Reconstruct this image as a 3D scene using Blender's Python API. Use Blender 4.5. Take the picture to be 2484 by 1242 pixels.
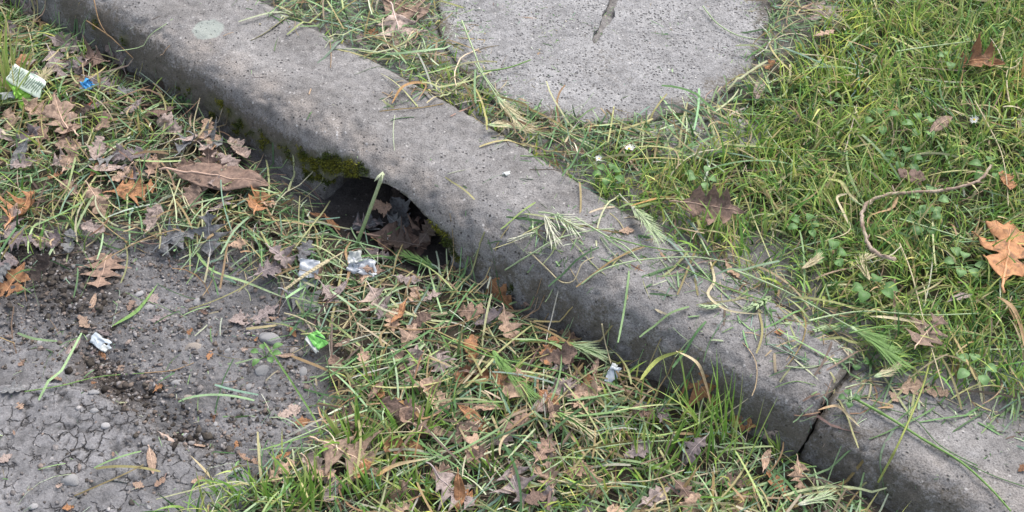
import bpy, bmesh, math, random
import numpy as np
from mathutils import Vector, Matrix, kdtree
random.seed(7); RNG = np.random.default_rng(11)
scene = bpy.context.scene
for o in list(bpy.data.objects): bpy.data.objects.remove(o)

# ------------------------------------------------------------ camera, sky, sun, exposure
CAM_H, PITCH, HFOV = 1.5, math.radians(50), math.radians(48)
cd = bpy.data.cameras.new('camera'); cam = bpy.data.objects.new('camera', cd)
scene.collection.objects.link(cam); scene.camera = cam
cam.location = (0, 0, CAM_H); cam.rotation_euler = (math.radians(90) - PITCH, 0, 0)
cd.sensor_fit = 'HORIZONTAL'; cd.angle = HFOV; cd.clip_start = .02; cd.clip_end = 500
world = bpy.data.worlds.new('World'); scene.world = world; world.use_nodes = True
SUN_EL, SUN_AZ = math.radians(52), math.radians(35)      # azimuth from +Y towards +X: high, behind and to the right
wn = world.node_tree; bg = wn.nodes['Background']
sky = wn.nodes.new('ShaderNodeTexSky'); sky.sky_type = 'NISHITA'; sky.sun_disc = False
sky.sun_elevation = SUN_EL; sky.sun_rotation = SUN_AZ; sky.air_density = 1; sky.dust_density = 3; sky.ozone_density = 1
hs = wn.nodes.new('ShaderNodeHueSaturation'); hs.inputs['Saturation'].default_value = .55      # thin overcast: a whiter sky
wn.links.new(sky.outputs[0], hs.inputs['Color']); wn.links.new(hs.outputs[0], bg.inputs[0]); bg.inputs[1].default_value = .15
sl = bpy.data.lights.new('sun', 'SUN'); sl.energy = 1.45; sl.angle = math.radians(34); sl.color = (1, .96, .90)
so = bpy.data.objects.new('sun', sl); scene.collection.objects.link(so)
sdir = Vector((math.sin(SUN_AZ) * math.cos(SUN_EL), math.cos(SUN_AZ) * math.cos(SUN_EL), math.sin(SUN_EL)))
so.rotation_euler = sdir.to_track_quat('Z', 'Y').to_euler(); so.location = (2, 3, 4)
scene.view_settings.view_transform = 'Standard'; scene.view_settings.look = 'None'
scene.view_settings.gamma = 1; scene.view_settings.use_curve_mapping = False
scene.view_settings.exposure = 1.0
scene.render.engine = 'CYCLES'

# ------------------------------------------------------------ pixel <-> ground helpers (placing things where they stand)
FPX = 1242 / math.tan(HFOV / 2); SP, CP = math.sin(PITCH), math.cos(PITCH)
def ray(px, py):
    u = (np.asarray(px, float) - 1242) / FPX; v = (621 - np.asarray(py, float)) / FPX
    return u, CP + v * SP, -SP + v * CP
def topx(x, y, z):
    dz = z - CAM_H; yc = y * SP + dz * CP; zc = y * CP - dz * SP
    return 1242 + FPX * x / zc, 621 - FPX * yc / zc

# ------------------------------------------------------------ noise
def _h(ix, iy, iz, seed):
    n = (ix * 374761393 + iy * 668265263 + iz * 2147483647 + seed * 974634777) & 0xffffffff
    n = ((n ^ (n >> 13)) * 1274126177) & 0xffffffff
    return ((n ^ (n >> 16)) & 0xffff) / 65535.0
def vnoise(x, y, z=0, f=1.0, seed=0):
    x = np.asarray(x, float) * f + 1000; y = np.asarray(y, float) * f + 1000; z = np.asarray(z, float) * f + 1000 + 0 * x
    ix, iy, iz = np.floor(x).astype(np.int64), np.floor(y).astype(np.int64), np.floor(z).astype(np.int64)
    fx, fy, fz = x - ix, y - iy, z - iz
    fx, fy, fz = [t * t * (3 - 2 * t) for t in (fx, fy, fz)]
    r = 0
    for a in (0, 1):
        for b in (0, 1):
            for c in (0, 1):
                r = r + _h(ix + a, iy + b, iz + c, seed) * (fx if a else 1 - fx) * (fy if b else 1 - fy) * (fz if c else 1 - fz)
    return r * 2 - 1
def fbm(x, y, z=0, f=1.0, o=4, seed=0, g=.5):
    r = 0; a = 1; s = 0
    for i in range(o):
        r = r + a * vnoise(x, y, z, f * 2 ** i, seed + i * 7); s += a; a *= g
    return r / s
def sstep(a, b, x):
    t = np.clip((x - a) / (b - a), 0, 1); return t * t * (3 - 2 * t)

# ------------------------------------------------------------ masks drawn as ground polygons
GX0, GY0, GC, GW, GH = -700, -620, 10, 400, 270
def poly_mask(pts, blur=4):
    X, Y = np.meshgrid(GX0 + GC * (np.arange(GW) + .5), GY0 + GC * (np.arange(GH) + .5))
    ins = np.zeros(X.shape, bool); n = len(pts)
    for i in range(n):
        x0, y0 = pts[i]; x1, y1 = pts[(i + 1) % n]
        c = ((y0 > Y) != (y1 > Y)) & (X < (x1 - x0) * (Y - y0) / ((y1 - y0) or 1e-9) + x0)
        ins ^= c
    m = ins.astype(float)
    for _ in range(2):
        for ax in (0, 1):
            k = np.ones(2 * blur + 1) / (2 * blur + 1)
            m = np.apply_along_axis(lambda r: np.convolve(np.pad(r, blur, 'edge'), k, 'valid'), ax, m)
    return m
def samp(m, x, y, z=0.06):
    px, py = topx(np.asarray(x, float), np.asarray(y, float), z); px = np.asarray(px); py = np.asarray(py)
    ok = y * CP - (z - CAM_H) * SP > .2
    i = np.clip(((px - GX0) / GC).astype(int), 0, GW - 1); j = np.clip(((py - GY0) / GC).astype(int), 0, GH - 1)
    return np.where(ok, m[j, i], 0)
M_LIT = poly_mask([(-700,-620),(180,-620),(230,0),(380,170),(520,320),(640,430),(790,530),(900,570),(1130,680),(1330,790),(1750,1000),(1950,1120),(2200,1260),(3200,1800),(3200,2080),(200,2080),(470,1242),(660,1150),(800,1060),(790,900),(720,770),(640,660),(480,600),(300,580),(170,570),(40,640),(-700,700)], 3)
M_LAWN = poly_mask([(2160,-620),(2080,0),(1960,120),(1900,210),(1800,290),(1740,360),(1580,410),(1430,400),(1470,520),(1640,560),(1890,720),(2070,830),(2130,930),(2260,940),(2484,985),(3300,1250),(3300,-620)], 3)
M_GRIT = poly_mask([(300,580),(480,600),(640,660),(740,780),(800,1060),(600,1150),(430,1090),(330,1010),(230,960),(180,900),(0,860),(-700,900),(-700,700),(40,640),(170,570)], 3)
M_MND = poly_mask([(-700,960),(100,935),(250,960),(340,1010),(420,1075),(560,1120),(640,1180),(600,1242),(300,2080),(-700,2080)], 2)
M_DARK = poly_mask([(-200,560),(150,575),(290,640),(300,760),(200,790),(60,745),(-200,790)], 3)
M_CHN = poly_mask([(190,820),(290,860),(320,930),(420,960),(480,1060),(560,1110),(480,1110),(380,1060),(330,1000),(240,950),(180,900)], 2)

# ------------------------------------------------------------ kerb frame: s along, u across (towards the lawn)
KE = np.array([.8007, -.5990]); KN = np.array([.5990, .8007])
def ubk(s): return np.where(s > 0, np.interp(s, [0, .25], [.165, .21]), np.interp(s, [-1.2, -1.0, -.85, -.7, -.5, -.25, 0], [.248, .246, .242, .234, .217, .197, .178]))     # back edge tapers towards the joint to fit the outline in view
def su(x, y):
    s = x * KE[0] + y * KE[1] + .1746; u = x * KN[0] + y * KN[1] - .9008; w = ubk(s) - .12
    return s, np.where(u > .12, np.where(u < .12 + w, .12 + (u - .12) * .13 / w, u - w + .13), u)
def xy(s, u):
    w = ubk(s) - .12; u = np.where(u > .12, np.where(u < .25, .12 + (u - .12) * w / .13, u + w - .13), u)
    return (s - .1746) * KE[0] + (u + .9008) * KN[0], (s - .1746) * KE[1] + (u + .9008) * KN[1]
PROF = [(.010, -.04), (.016, .0), (.027, .05), (.037, .085), (.051, .108), (.074, .123), (.104, .130), (.235, .130), (.250, .122), (.258, .10), (.262, -.04)]
PU = [p[0] for p in PROF[:8]] + [.25, .262]; PZ = [p[1] for p in PROF[:8]] + [.122, .10]
HS, HW, HH = -.784, .143, .095                 # drainage arch: centre, half width, height
def kerb_top(s, u):
    z = np.where((u > .012) & (u < .262), np.interp(u, PU, PZ), -1.)
    za = np.where((s < 0), z, -1.)
    e = np.clip(1 - ((s - HS) / HW) ** 2, 0, 1) ** .5 * HH
    za = np.where((za < e) & (u < .2), -1, za)
    ub = u - .002
    zb = np.where((ub > .012) & (ub < .262), np.interp(ub, PU, PZ) - .018, -1.)
    zb = np.where(s > .003, zb, -1.)
    return np.maximum(za, zb)
SLC, SLR = (.170, 1.772), .318
def slab_r(a): return SLR * (1 + .018 * np.sin(3 * a + 1) + .012 * np.sin(5 * a) + .008 * np.sin(9 * a + 2) + .007 * np.sin(17 * a + 1) + .005 * np.sin(31 * a))
def ground(x, y):
    x = np.asarray(x, float); y = np.asarray(y, float)
    s, u = su(x, y)
    lit, grit, mnd, drk, chn = [samp(m, x, y, 0.) for m in (M_LIT, M_GRIT, M_MND, M_DARK, M_CHN)]
    lo = fbm(x, y, 0, 6, 3, 3)
    zf = .006 * lo + .012 * lit + .020 * sstep(.35, .75, mnd + .15 * fbm(x, y, 0, 22, 3, 9)) + .012 * drk - .010 * chn
    zf = zf + .020 * sstep(-.55, -.05, s) * sstep(-.35, 0, u) + .012 * sstep(-.95, -1.3, s) * sstep(-.3, 0, u)
    zf = zf - .016 * np.exp(-((s - HS) / .13) ** 2 - ((u + .0) / .07) ** 2)
    zb = .112 + .005 * fbm(x, y, 0, 5, 3, 5)
    k = np.where(s > .02, sstep(.15, .235, u), sstep(.165, .25, u))
    k = np.where((s > -.02) & (s < .035), np.maximum(k, .55 * sstep(.02, .16, u)), k)
    return zf * (1 - k) + zb * k
def ground_micro(x, y):
    lit, grit, mnd, lawn = [samp(m, x, y, 0.) for m in (M_LIT, M_GRIT, M_MND, M_LAWN)]
    r = np.abs(fbm(x, y, 0, 55, 4, 21, .6)); r2 = fbm(x, y, 0, 170, 2, 31)
    return grit * (.008 * r + .0022 * r2) + mnd * (.0022 * fbm(x, y, 0, 30, 4, 41) + .0008 * r2) + (1 - np.clip(grit + mnd, 0, 1)) * .003 * fbm(x, y, 0, 60, 3, 51)
def surf(x, y):
    x = np.asarray(x, float); y = np.asarray(y, float); s, u = su(x, y)
    z = np.maximum(ground(x, y), kerb_top(s, u))
    a = np.arctan2(y - SLC[1], x - SLC[0]); r = np.hypot(x - SLC[0], y - SLC[1])
    return np.where(r < slab_r(a), np.maximum(z, .119), z)
def hit(px, py, lift=0.0):
    a, b, c = ray(px, py)
    zz = np.linspace(.22, -.06, 281); t = (zz - CAM_H) / c
    X, Y = a * t, b * t; f = zz <= surf(X, Y)
    i = int(np.argmax(f)) if f.any() else 280
    return Vector((X[i], Y[i], zz[i] + lift))
def px_dir(px, py, ang, L=30):
    "heading on the ground of a direction drawn at ang degrees"
    a, b, c = ray(px, py); t = (.05 - CAM_H) / c
    a2, b2, c2 = ray(px + L * math.cos(math.radians(ang)), py - L * math.sin(math.radians(ang))); t2 = (.05 - CAM_H) / c2
    d = Vector((a2 * t2 - a * t, b2 * t2 - b * t)); return d.normalized(), d.length / L
def nrm(x, y, e=.02):
    gx = (surf(x + e, y) - surf(x - e, y)) / (2 * e); gy = (surf(x, y + e) - surf(x, y - e)) / (2 * e)
    return Vector((-np.clip(gx, -1.2, 1.2), -np.clip(gy, -1.2, 1.2), 1)).normalized()

# ------------------------------------------------------------ object helpers
def tag(o, label=None, cat=None, group=None, kind=None):
    if label: o['label'] = label
    if cat: o['category'] = cat
    if group: o['group'] = group
    if kind: o['kind'] = kind
    return o
def link(o, parent=None):
    scene.collection.objects.link(o)
    if parent: o.parent = parent
    return o
def mesh(name, V, F, mats, parent=None, smooth=True, col=None, mi=None):
    me = bpy.data.meshes.new(name); V = np.asarray(V, np.float32)
    if isinstance(F, np.ndarray):
        nf, k = F.shape
        me.vertices.add(len(V)); me.vertices.foreach_set('co', V.ravel())
        me.loops.add(nf * k); me.loops.foreach_set('vertex_index', F.astype(np.int32).ravel())
        me.polygons.add(nf); me.polygons.foreach_set('loop_start', np.arange(0, nf * k, k, dtype=np.int32))
        me.update(calc_edges=True); me.validate()
    else:
        me.from_pydata([tuple(v) for v in V], [], F)
    if smooth: me.polygons.foreach_set('use_smooth', np.ones(len(me.polygons), bool))
    if col is not None: set_col(me, col)
    for m in (mats if isinstance(mats, (list, tuple)) else [mats]): me.materials.append(m)
    if mi is not None: me.polygons.foreach_set('material_index', np.asarray(mi, np.int32))
    me.update()
    return link(bpy.data.objects.new(name, me), parent)
def set_col(me, col, name='Col'):
    a = me.color_attributes.new(name, 'FLOAT_COLOR', 'POINT'); c = np.ones((len(me.vertices), 4), np.float32)
    c[:, :np.asarray(col).shape[1]] = col; a.data.foreach_set('color', c.ravel())
def S(r, g, b):
    "colour 0-255 as seen -> linear"
    return tuple((c / 255 / 12.92) if c / 255 <= .04045 else ((c / 255 + .055) / 1.055) ** 2.4 for c in (r, g, b))

# ------------------------------------------------------------ materials
def newmat(name):
    m = bpy.data.materials.new(name); m.use_nodes = True; nt = m.node_tree
    return m, nt, nt.nodes['Principled BSDF'], nt.nodes['Material Output']
def N(nt, t, **kw):
    n = nt.nodes.new(t)
    for k, v in kw.items():
        if k.startswith('i_'): n.inputs[k[2:].replace('_', ' ')].default_value = v
        else: setattr(n, k, v)
    return n
def noise_n(nt, co, sc, det=4, rough=.55, dist=0):
    n = N(nt, 'ShaderNodeTexNoise'); n.inputs['Scale'].default_value = sc; n.inputs['Detail'].default_value = det
    n.inputs['Roughness'].default_value = rough; n.inputs['Distortion'].default_value = dist
    nt.links.new(co, n.inputs['Vector']); return n.outputs['Fac']
def ramp(nt, fac, stops):
    r = N(nt, 'ShaderNodeValToRGB'); cr = r.color_ramp
    while len(cr.elements) < len(stops): cr.elements.new(.5)
    for e, (p, c) in zip(cr.elements, stops):
        e.position = p; e.color = (*(c if isinstance(c, tuple) else (c, c, c)), 1)
    nt.links.new(fac, r.inputs[0]); return r.outputs[0]
def mix(nt, fac, a, b, mode='MIX'):
    n = N(nt, 'ShaderNodeMix', data_type='RGBA', blend_type=mode)
    for sck, v in ((n.inputs[0], fac), (n.inputs[6], a), (n.inputs[7], b)):
        if isinstance(v, (int, float)): sck.default_value = v
        elif isinstance(v, tuple): sck.default_value = (*v, 1)
        else: nt.links.new(v, sck)
    return n.outputs[2]
def mth(nt, op, a, b=0.0, c=None):
    n = N(nt, 'ShaderNodeMath', operation=op)
    for i, v in enumerate((a, b) if c is None else (a, b, c)):
        if isinstance(v, (int, float)): n.inputs[i].default_value = v
        else: nt.links.new(v, n.inputs[i])
    return n.outputs[0]
def bump(nt, h, dist, strength=1, prev=None):
    b = N(nt, 'ShaderNodeBump'); b.inputs['Strength'].default_value = strength; b.inputs['Distance'].default_value = dist
    nt.links.new(h, b.inputs['Height'])
    if prev: nt.links.new(prev, b.inputs['Normal'])
    return b.outputs[0]
def attr(nt, name='Col'):
    return N(nt, 'ShaderNodeAttribute', attribute_name=name)

def mat_concrete(name, base, dark, light, pit_scale=260, pit_amt=.5, warm=(.30, .26, .22)):
    m, nt, p, out = newmat(name); L = nt.links
    co = N(nt, 'ShaderNodeTexCoord').outputs['Object']
    at = attr(nt); sep = N(nt, 'ShaderNodeSeparateColor'); L.new(at.outputs['Color'], sep.inputs[0])
    at2 = attr(nt, 'Col2'); sep2 = N(nt, 'ShaderNodeSeparateColor'); L.new(at2.outputs['Color'], sep2.inputs[0])
    big = noise_n(nt, co, 9, 4, .6); mid = noise_n(nt, co, 55, 5, .65); fine = noise_n(nt, co, 420, 3, .6)
    c = ramp(nt, big, [(.34, dark), (.5, base), (.64, light)])
    c = mix(nt, .55, c, ramp(nt, mid, [(.32, tuple(v * .5 for v in base)), (.5, base), (.68, tuple(min(1, v * 1.5) for v in base))]))
    # pale exposed aggregate
    c = mix(nt, mth(nt, 'MULTIPLY', sep.outputs[2], .55), c, warm)
    vo = N(nt, 'ShaderNodeTexVoronoi', feature='F1'); vo.inputs['Scale'].default_value = 130; L.new(co, vo.inputs['Vector'])
    grain = ramp(nt, vo.outputs['Distance'], [(.0, 1.), (.22, 1.), (.34, 0.)])
    vcs = N(nt, 'ShaderNodeSeparateColor'); L.new(vo.outputs['Color'], vcs.inputs[0])
    gsel = ramp(nt, vcs.outputs[0], [(.74, 0.), (.86, 1.)])
    gamt = mth(nt, 'MULTIPLY', mth(nt, 'MULTIPLY', grain, gsel), mth(nt, 'ADD', .35, mth(nt, 'MULTIPLY', sep.outputs[2], .6)))
    c = mix(nt, gamt, c, mix(nt, vcs.outputs[1], tuple(v * 1.1 for v in base), (.66, .63, .60)))
    # fine sandy speckle
    c = mix(nt, .8, c, ramp(nt, fine, [(.32, .40), (.5, 1.), (.64, 1.25)]), 'MULTIPLY')
    # pits
    v2 = N(nt, 'ShaderNodeTexVoronoi', feature='F1'); v2.inputs['Scale'].default_value = pit_scale
    wc = N(nt, 'ShaderNodeMapping'); L.new(co, wc.inputs[0]); L.new(wc.outputs[0], v2.inputs['Vector'])
    v2s = N(nt, 'ShaderNodeSeparateColor'); L.new(v2.outputs['Color'], v2s.inputs[0])
    pitm = mth(nt, 'MULTIPLY', ramp(nt, v2.outputs['Distance'], [(.16, 1.), (.42, 0.)]), ramp(nt, v2s.outputs[0], [(1 - pit_amt, 0.), (1 - pit_amt + .12, 1.)]))
    pm = ramp(nt, noise_n(nt, co, 18, 3), [(.38, .25), (.58, 1.)])
    pitm = mth(nt, 'MULTIPLY', pitm, pm)
    c = mix(nt, mth(nt, 'MULTIPLY', pitm, .8), c, (.055, .052, .050))
    # dark tone: algae, rim dirt, darker joint, painted shade in arch and slot
    rag = noise_n(nt, co, 70, 6, .75)
    grn = noise_n(nt, co, 190, 4, .7)
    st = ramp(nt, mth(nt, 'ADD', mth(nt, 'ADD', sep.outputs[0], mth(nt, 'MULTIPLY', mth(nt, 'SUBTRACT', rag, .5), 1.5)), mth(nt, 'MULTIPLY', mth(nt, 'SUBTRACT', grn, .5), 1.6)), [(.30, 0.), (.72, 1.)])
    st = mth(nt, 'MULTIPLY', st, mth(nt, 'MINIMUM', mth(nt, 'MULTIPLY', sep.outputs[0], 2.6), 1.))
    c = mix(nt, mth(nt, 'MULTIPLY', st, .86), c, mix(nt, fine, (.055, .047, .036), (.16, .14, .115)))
    # lichen disc
    li = ramp(nt, mth(nt, 'ADD', sep2.outputs[0], mth(nt, 'MULTIPLY', mth(nt, 'SUBTRACT', rag, .5), .35)), [(.45, 0.), (.55, 1.)])
    c = mix(nt, mth(nt, 'MULTIPLY', li, .75), c, (.30, .33, .30))
    # moss film
    ms = ramp(nt, mth(nt, 'ADD', sep.outputs[1], mth(nt, 'MULTIPLY', mth(nt, 'SUBTRACT', rag, .5), 1.0)), [(.2, 0.), (.75, 1.)])
    ms = mth(nt, 'MULTIPLY', ms, mth(nt, 'MINIMUM', mth(nt, 'MULTIPLY', sep.outputs[1], 3.), 1.))
    c = mix(nt, mth(nt, 'MULTIPLY', ms, .75), c, mix(nt, fine, (.03, .04, .012), (.09, .10, .03)))
    L.new(c, p.inputs['Base Color']); p.inputs['Roughness'].default_value = .95; p.inputs['Specular IOR Level'].default_value = .2
    b = bump(nt, mid, .004, .5); b = bump(nt, fine, .0012, .8, b); b = bump(nt, pitm, -.0022, 1, b); b = bump(nt, gamt, .0008, .6, b)
    L.new(b, p.inputs['Normal']); return m
MAT_KERB = mat_concrete('kerb_concrete', (.190, .184, .182), (.110, .106, .104), (.270, .262, .258), 170, .24, (.42, .36, .31))
MAT_SLAB = mat_concrete('slab_concrete', (.245, .240, .240), (.15, .146, .146), (.35, .343, .34), 190, .75, (.37, .355, .345))

def mat_soil():
    m, nt, p, out = newmat('soil'); L = nt.links
    co = N(nt, 'ShaderNodeTexCoord').outputs['Object']; at = attr(nt)
    f1 = noise_n(nt, co, 40, 6, .7); f2 = noise_n(nt, co, 300, 4, .65)
    c = mix(nt, .8, at.outputs['Color'], ramp(nt, f1, [(.3, .55), (.5, 1.), (.7, 1.35)]), 'MULTIPLY')
    c = mix(nt, .7, c, ramp(nt, f2, [(.3, .55), (.5, 1.), (.7, 1.4)]), 'MULTIPLY')
    vo = N(nt, 'ShaderNodeTexVoronoi'); vo.inputs['Scale'].default_value = 150; L.new(co, vo.inputs['Vector'])
    vs = N(nt, 'ShaderNodeSeparateColor'); L.new(vo.outputs['Color'], vs.inputs[0])
    g = mth(nt, 'MULTIPLY', ramp(nt, vo.outputs['Distance'], [(.15, 1.), (.38, 0.)]), ramp(nt, vs.outputs[0], [(.80, 0.), (.88, 1.)]))
    c = mix(nt, mth(nt, 'MULTIPLY', g, .5), c, mix(nt, vs.outputs[1], (.16, .13, .12), (.33, .31, .30)))
    L.new(c, p.inputs['Base Color']); p.inputs['Roughness'].default_value = .97; p.inputs['Specular IOR Level'].default_value = .15
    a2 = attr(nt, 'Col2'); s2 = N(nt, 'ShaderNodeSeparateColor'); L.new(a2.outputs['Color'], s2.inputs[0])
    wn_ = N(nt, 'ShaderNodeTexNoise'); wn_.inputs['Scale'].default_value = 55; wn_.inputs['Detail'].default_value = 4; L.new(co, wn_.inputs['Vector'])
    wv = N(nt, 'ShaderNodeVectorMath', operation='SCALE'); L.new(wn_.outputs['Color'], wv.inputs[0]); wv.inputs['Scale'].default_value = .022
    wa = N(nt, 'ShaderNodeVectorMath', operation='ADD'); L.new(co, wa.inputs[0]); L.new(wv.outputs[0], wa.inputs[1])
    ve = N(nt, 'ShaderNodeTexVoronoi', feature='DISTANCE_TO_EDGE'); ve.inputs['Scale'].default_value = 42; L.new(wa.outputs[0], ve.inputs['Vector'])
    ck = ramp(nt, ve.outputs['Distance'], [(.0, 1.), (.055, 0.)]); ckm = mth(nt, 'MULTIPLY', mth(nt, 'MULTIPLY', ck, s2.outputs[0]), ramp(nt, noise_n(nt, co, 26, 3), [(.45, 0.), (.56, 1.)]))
    c = mix(nt, mth(nt, 'MULTIPLY', ckm, .7), c, (.06, .052, .048)); L.new(c, p.inputs['Base Color'])  # shade in the fine cracks painted into the colour too
    b = bump(nt, f1, .006, .6); b = bump(nt, f2, .0018, .9, b); b = bump(nt, g, .0015, .6, b); b = bump(nt, ckm, -.004, 1, b); L.new(b, p.inputs['Normal'])
    return m
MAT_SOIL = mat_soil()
def mat_attr(name, rough=.6, spec=.3, trans=.0, var=.25, sc=350):
    m, nt, p, out = newmat(name); L = nt.links
    co = N(nt, 'ShaderNodeTexCoord').outputs['Object']; at = attr(nt)
    n = noise_n(nt, co, sc, 3)
    c = mix(nt, 1, at.outputs['Color'], ramp(nt, n, [(.3, 1 - var), (.5, 1.), (.7, 1 + var)]), 'MULTIPLY')
    L.new(c, p.inputs['Base Color']); p.inputs['Roughness'].default_value = rough; p.inputs['Specular IOR Level'].default_value = spec
    if trans:
        t = N(nt, 'ShaderNodeBsdfTranslucent'); L.new(c, t.inputs[0]); mx = N(nt, 'ShaderNodeMixShader'); mx.inputs[0].default_value = trans
        L.new(p.outputs[0], mx.inputs[1]); L.new(t.outputs[0], mx.inputs[2]); L.new(mx.outputs[0], out.inputs[0])
    return m
MAT_GRASS = mat_attr('grass_blade', .5, .35, .3, .15)
MAT_CLIP = mat_attr('cut_grass', .6, .3, .22, .2)
MAT_CRUMB = mat_attr('soil_crumb', .95, .15, 0, .3)
MAT_MOSS = mat_attr('moss', .9, .1, .1, .3)
def mat_plain(name, col, rough=.6, spec=.3, var=.25, sc=200, trans=0, bmp=.0006, col2=None):
    m, nt, p, out = newmat(name); L = nt.links
    tc = N(nt, 'ShaderNodeTexCoord').outputs['Object']
    oi = N(nt, 'ShaderNodeObjectInfo'); va = N(nt, 'ShaderNodeVectorMath', operation='ADD'); L.new(tc, va.inputs[0])
    cx = N(nt, 'ShaderNodeCombineXYZ'); L.new(mth(nt, 'MULTIPLY', oi.outputs['Random'], 9.), cx.inputs[0]); L.new(cx.outputs[0], va.inputs[1])
    co = va.outputs[0]
    n = noise_n(nt, co, sc, 4, .6); nb = noise_n(nt, co, sc * .15, 3)
    c = ramp(nt, n, [(.25, tuple(v * (1 - var) for v in col)), (.5, col), (.75, tuple(min(1, v * (1 + var)) for v in col))])
    if col2: c = mix(nt, ramp(nt, nb, [(.42, 0.), (.6, 1.)]), c, col2)
    if name.startswith('leaf_'):
        c = mix(nt, 1, c, ramp(nt, oi.outputs['Random'], [(0., (.62, .62, .66)), (.5, (1., 1., 1.)), (1., (1.25, 1.22, 1.15))]), 'MULTIPLY')
        c = mix(nt, mth(nt, 'MULTIPLY', ramp(nt, noise_n(nt, co, 9, 3), [(.52, 0.), (.62, 1.)]), .5), c, (.07, .05, .04))
    L.new(c, p.inputs['Base Color']); p.inputs['Roughness'].default_value = rough; p.inputs['Specular IOR Level'].default_value = spec
    L.new(bump(nt, n, bmp, .8), p.inputs['Normal'])
    if trans:
        t = N(nt, 'ShaderNodeBsdfTranslucent'); L.new(c, t.inputs[0]); mx = N(nt, 'ShaderNodeMixShader'); mx.inputs[0].default_value = trans
        L.new(p.outputs[0], mx.inputs[1]); L.new(t.outputs[0], mx.inputs[2]); L.new(mx.outputs[0], out.inputs[0])
    return m
LEAFC = {'orange': ((.44, .225, .11), (.35, .17, .085)), 'tan': ((.50, .35, .255), (.38, .26, .19)), 'brown': ((.35, .235, .175), (.25, .165, .125)),
         'mauve': ((.34, .275, .26), (.25, .205, .20)), 'dark': ((.11, .08, .065), (.08, .06, .05)), 'red': ((.36, .10, .06), (.27, .10, .07)),
         'pink': ((.50, .39, .34), (.39, .30, .26)), 'slate': ((.25, .25, .25), (.18, .178, .178))}
MAT_LEAF = {k: mat_plain('leaf_' + k, a, .6, .3, .35, 160, .12, .0008, b) for k, (a, b) in LEAFC.items()}
MAT_VEIN = {k: mat_plain('vein_' + k, tuple(v * 1.35 + .02 for v in a), .6, .3, .2, 300) for k, (a, b) in LEAFC.items()}

# ------------------------------------------------------------ ground sheet
def axis(a, b, h, far):
    c = list(np.arange(a, b, h)); st = h; x = b; hi = []
    while x < far: hi.append(x); st *= 1.25; x += st
    st = h; x = a - h; lo = []
    while x > -far: lo.append(x); st *= 1.25; x -= st
    return np.array(lo[::-1] + c + hi)
def make_ground():
    ax, ay = axis(-1.02, 1.08, .003, 60), axis(.68, 2.05, .003, 60)
    X, Y = np.meshgrid(ax, ay); x, y = X.ravel(), Y.ravel()
    z = ground(x, y) + ground_micro(x, y)
    lit, grit, mnd, drk, chn, lawn = [samp(m, x, y, 0.) for m in (M_LIT, M_GRIT, M_MND, M_DARK, M_CHN, M_LAWN)]
    s, u = su(x, y)
    # polygonal drying cracks in the mound
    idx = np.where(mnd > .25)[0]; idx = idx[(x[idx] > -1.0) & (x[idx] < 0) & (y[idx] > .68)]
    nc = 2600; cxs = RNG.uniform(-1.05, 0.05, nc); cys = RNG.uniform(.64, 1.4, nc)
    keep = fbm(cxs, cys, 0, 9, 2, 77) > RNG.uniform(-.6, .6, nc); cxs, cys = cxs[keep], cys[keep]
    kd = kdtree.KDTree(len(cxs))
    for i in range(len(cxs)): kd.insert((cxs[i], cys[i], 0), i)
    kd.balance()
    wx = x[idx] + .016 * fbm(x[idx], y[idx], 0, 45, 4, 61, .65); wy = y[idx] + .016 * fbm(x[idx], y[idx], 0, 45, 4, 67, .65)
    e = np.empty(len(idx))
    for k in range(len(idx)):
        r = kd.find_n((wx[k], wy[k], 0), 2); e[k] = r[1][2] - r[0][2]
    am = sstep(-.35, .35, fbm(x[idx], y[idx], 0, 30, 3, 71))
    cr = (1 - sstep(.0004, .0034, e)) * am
    z[idx] -= cr * .0040 * mnd[idx]
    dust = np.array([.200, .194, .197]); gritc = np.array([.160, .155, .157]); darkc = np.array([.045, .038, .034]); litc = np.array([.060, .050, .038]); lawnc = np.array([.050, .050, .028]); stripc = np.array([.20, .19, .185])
    w = fbm(x, y, 0, 14, 4, 81)[:, None]
    col = np.where((u > .2)[:, None], stripc, gritc) + .0 * w
    def bl(c, m): return col * (1 - m[:, None]) + c * m[:, None]
    col = bl(litc, lit); col = bl(gritc, np.clip(grit * 1.1, 0, 1)); col = bl(dust, sstep(.3, .7, mnd + .15 * w[:, 0]))
    col = bl(darkc, np.clip(drk * .9, 0, 1) * sstep(-.6, .2, w[:, 0])); col = bl(darkc * 1.2, np.clip(chn * 1.1, 0, 1) * sstep(-.5, .1, w[:, 0]))
    col = bl(lawnc, lawn)
    col *= (1 + .35 * w); 
    inh = np.exp(-((s - HS) / .165) ** 6) * sstep(-.07, -.02, u) * (u < .26); col = bl(darkc, inh * .95)  # arch floor: recess shade painted into the soil colour
    col[idx] *= (1 - .55 * cr[:, None])  # shade inside the cracks painted into the soil colour
    nx, ny = len(ax), len(ay); i = np.arange(nx * ny).reshape(ny, nx)
    F = np.stack([i[:-1, :-1], i[:-1, 1:], i[1:, 1:], i[1:, :-1]], -1).reshape(-1, 4)
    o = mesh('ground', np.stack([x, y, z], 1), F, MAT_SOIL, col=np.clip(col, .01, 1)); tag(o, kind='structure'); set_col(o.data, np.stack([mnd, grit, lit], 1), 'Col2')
make_ground()

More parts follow.
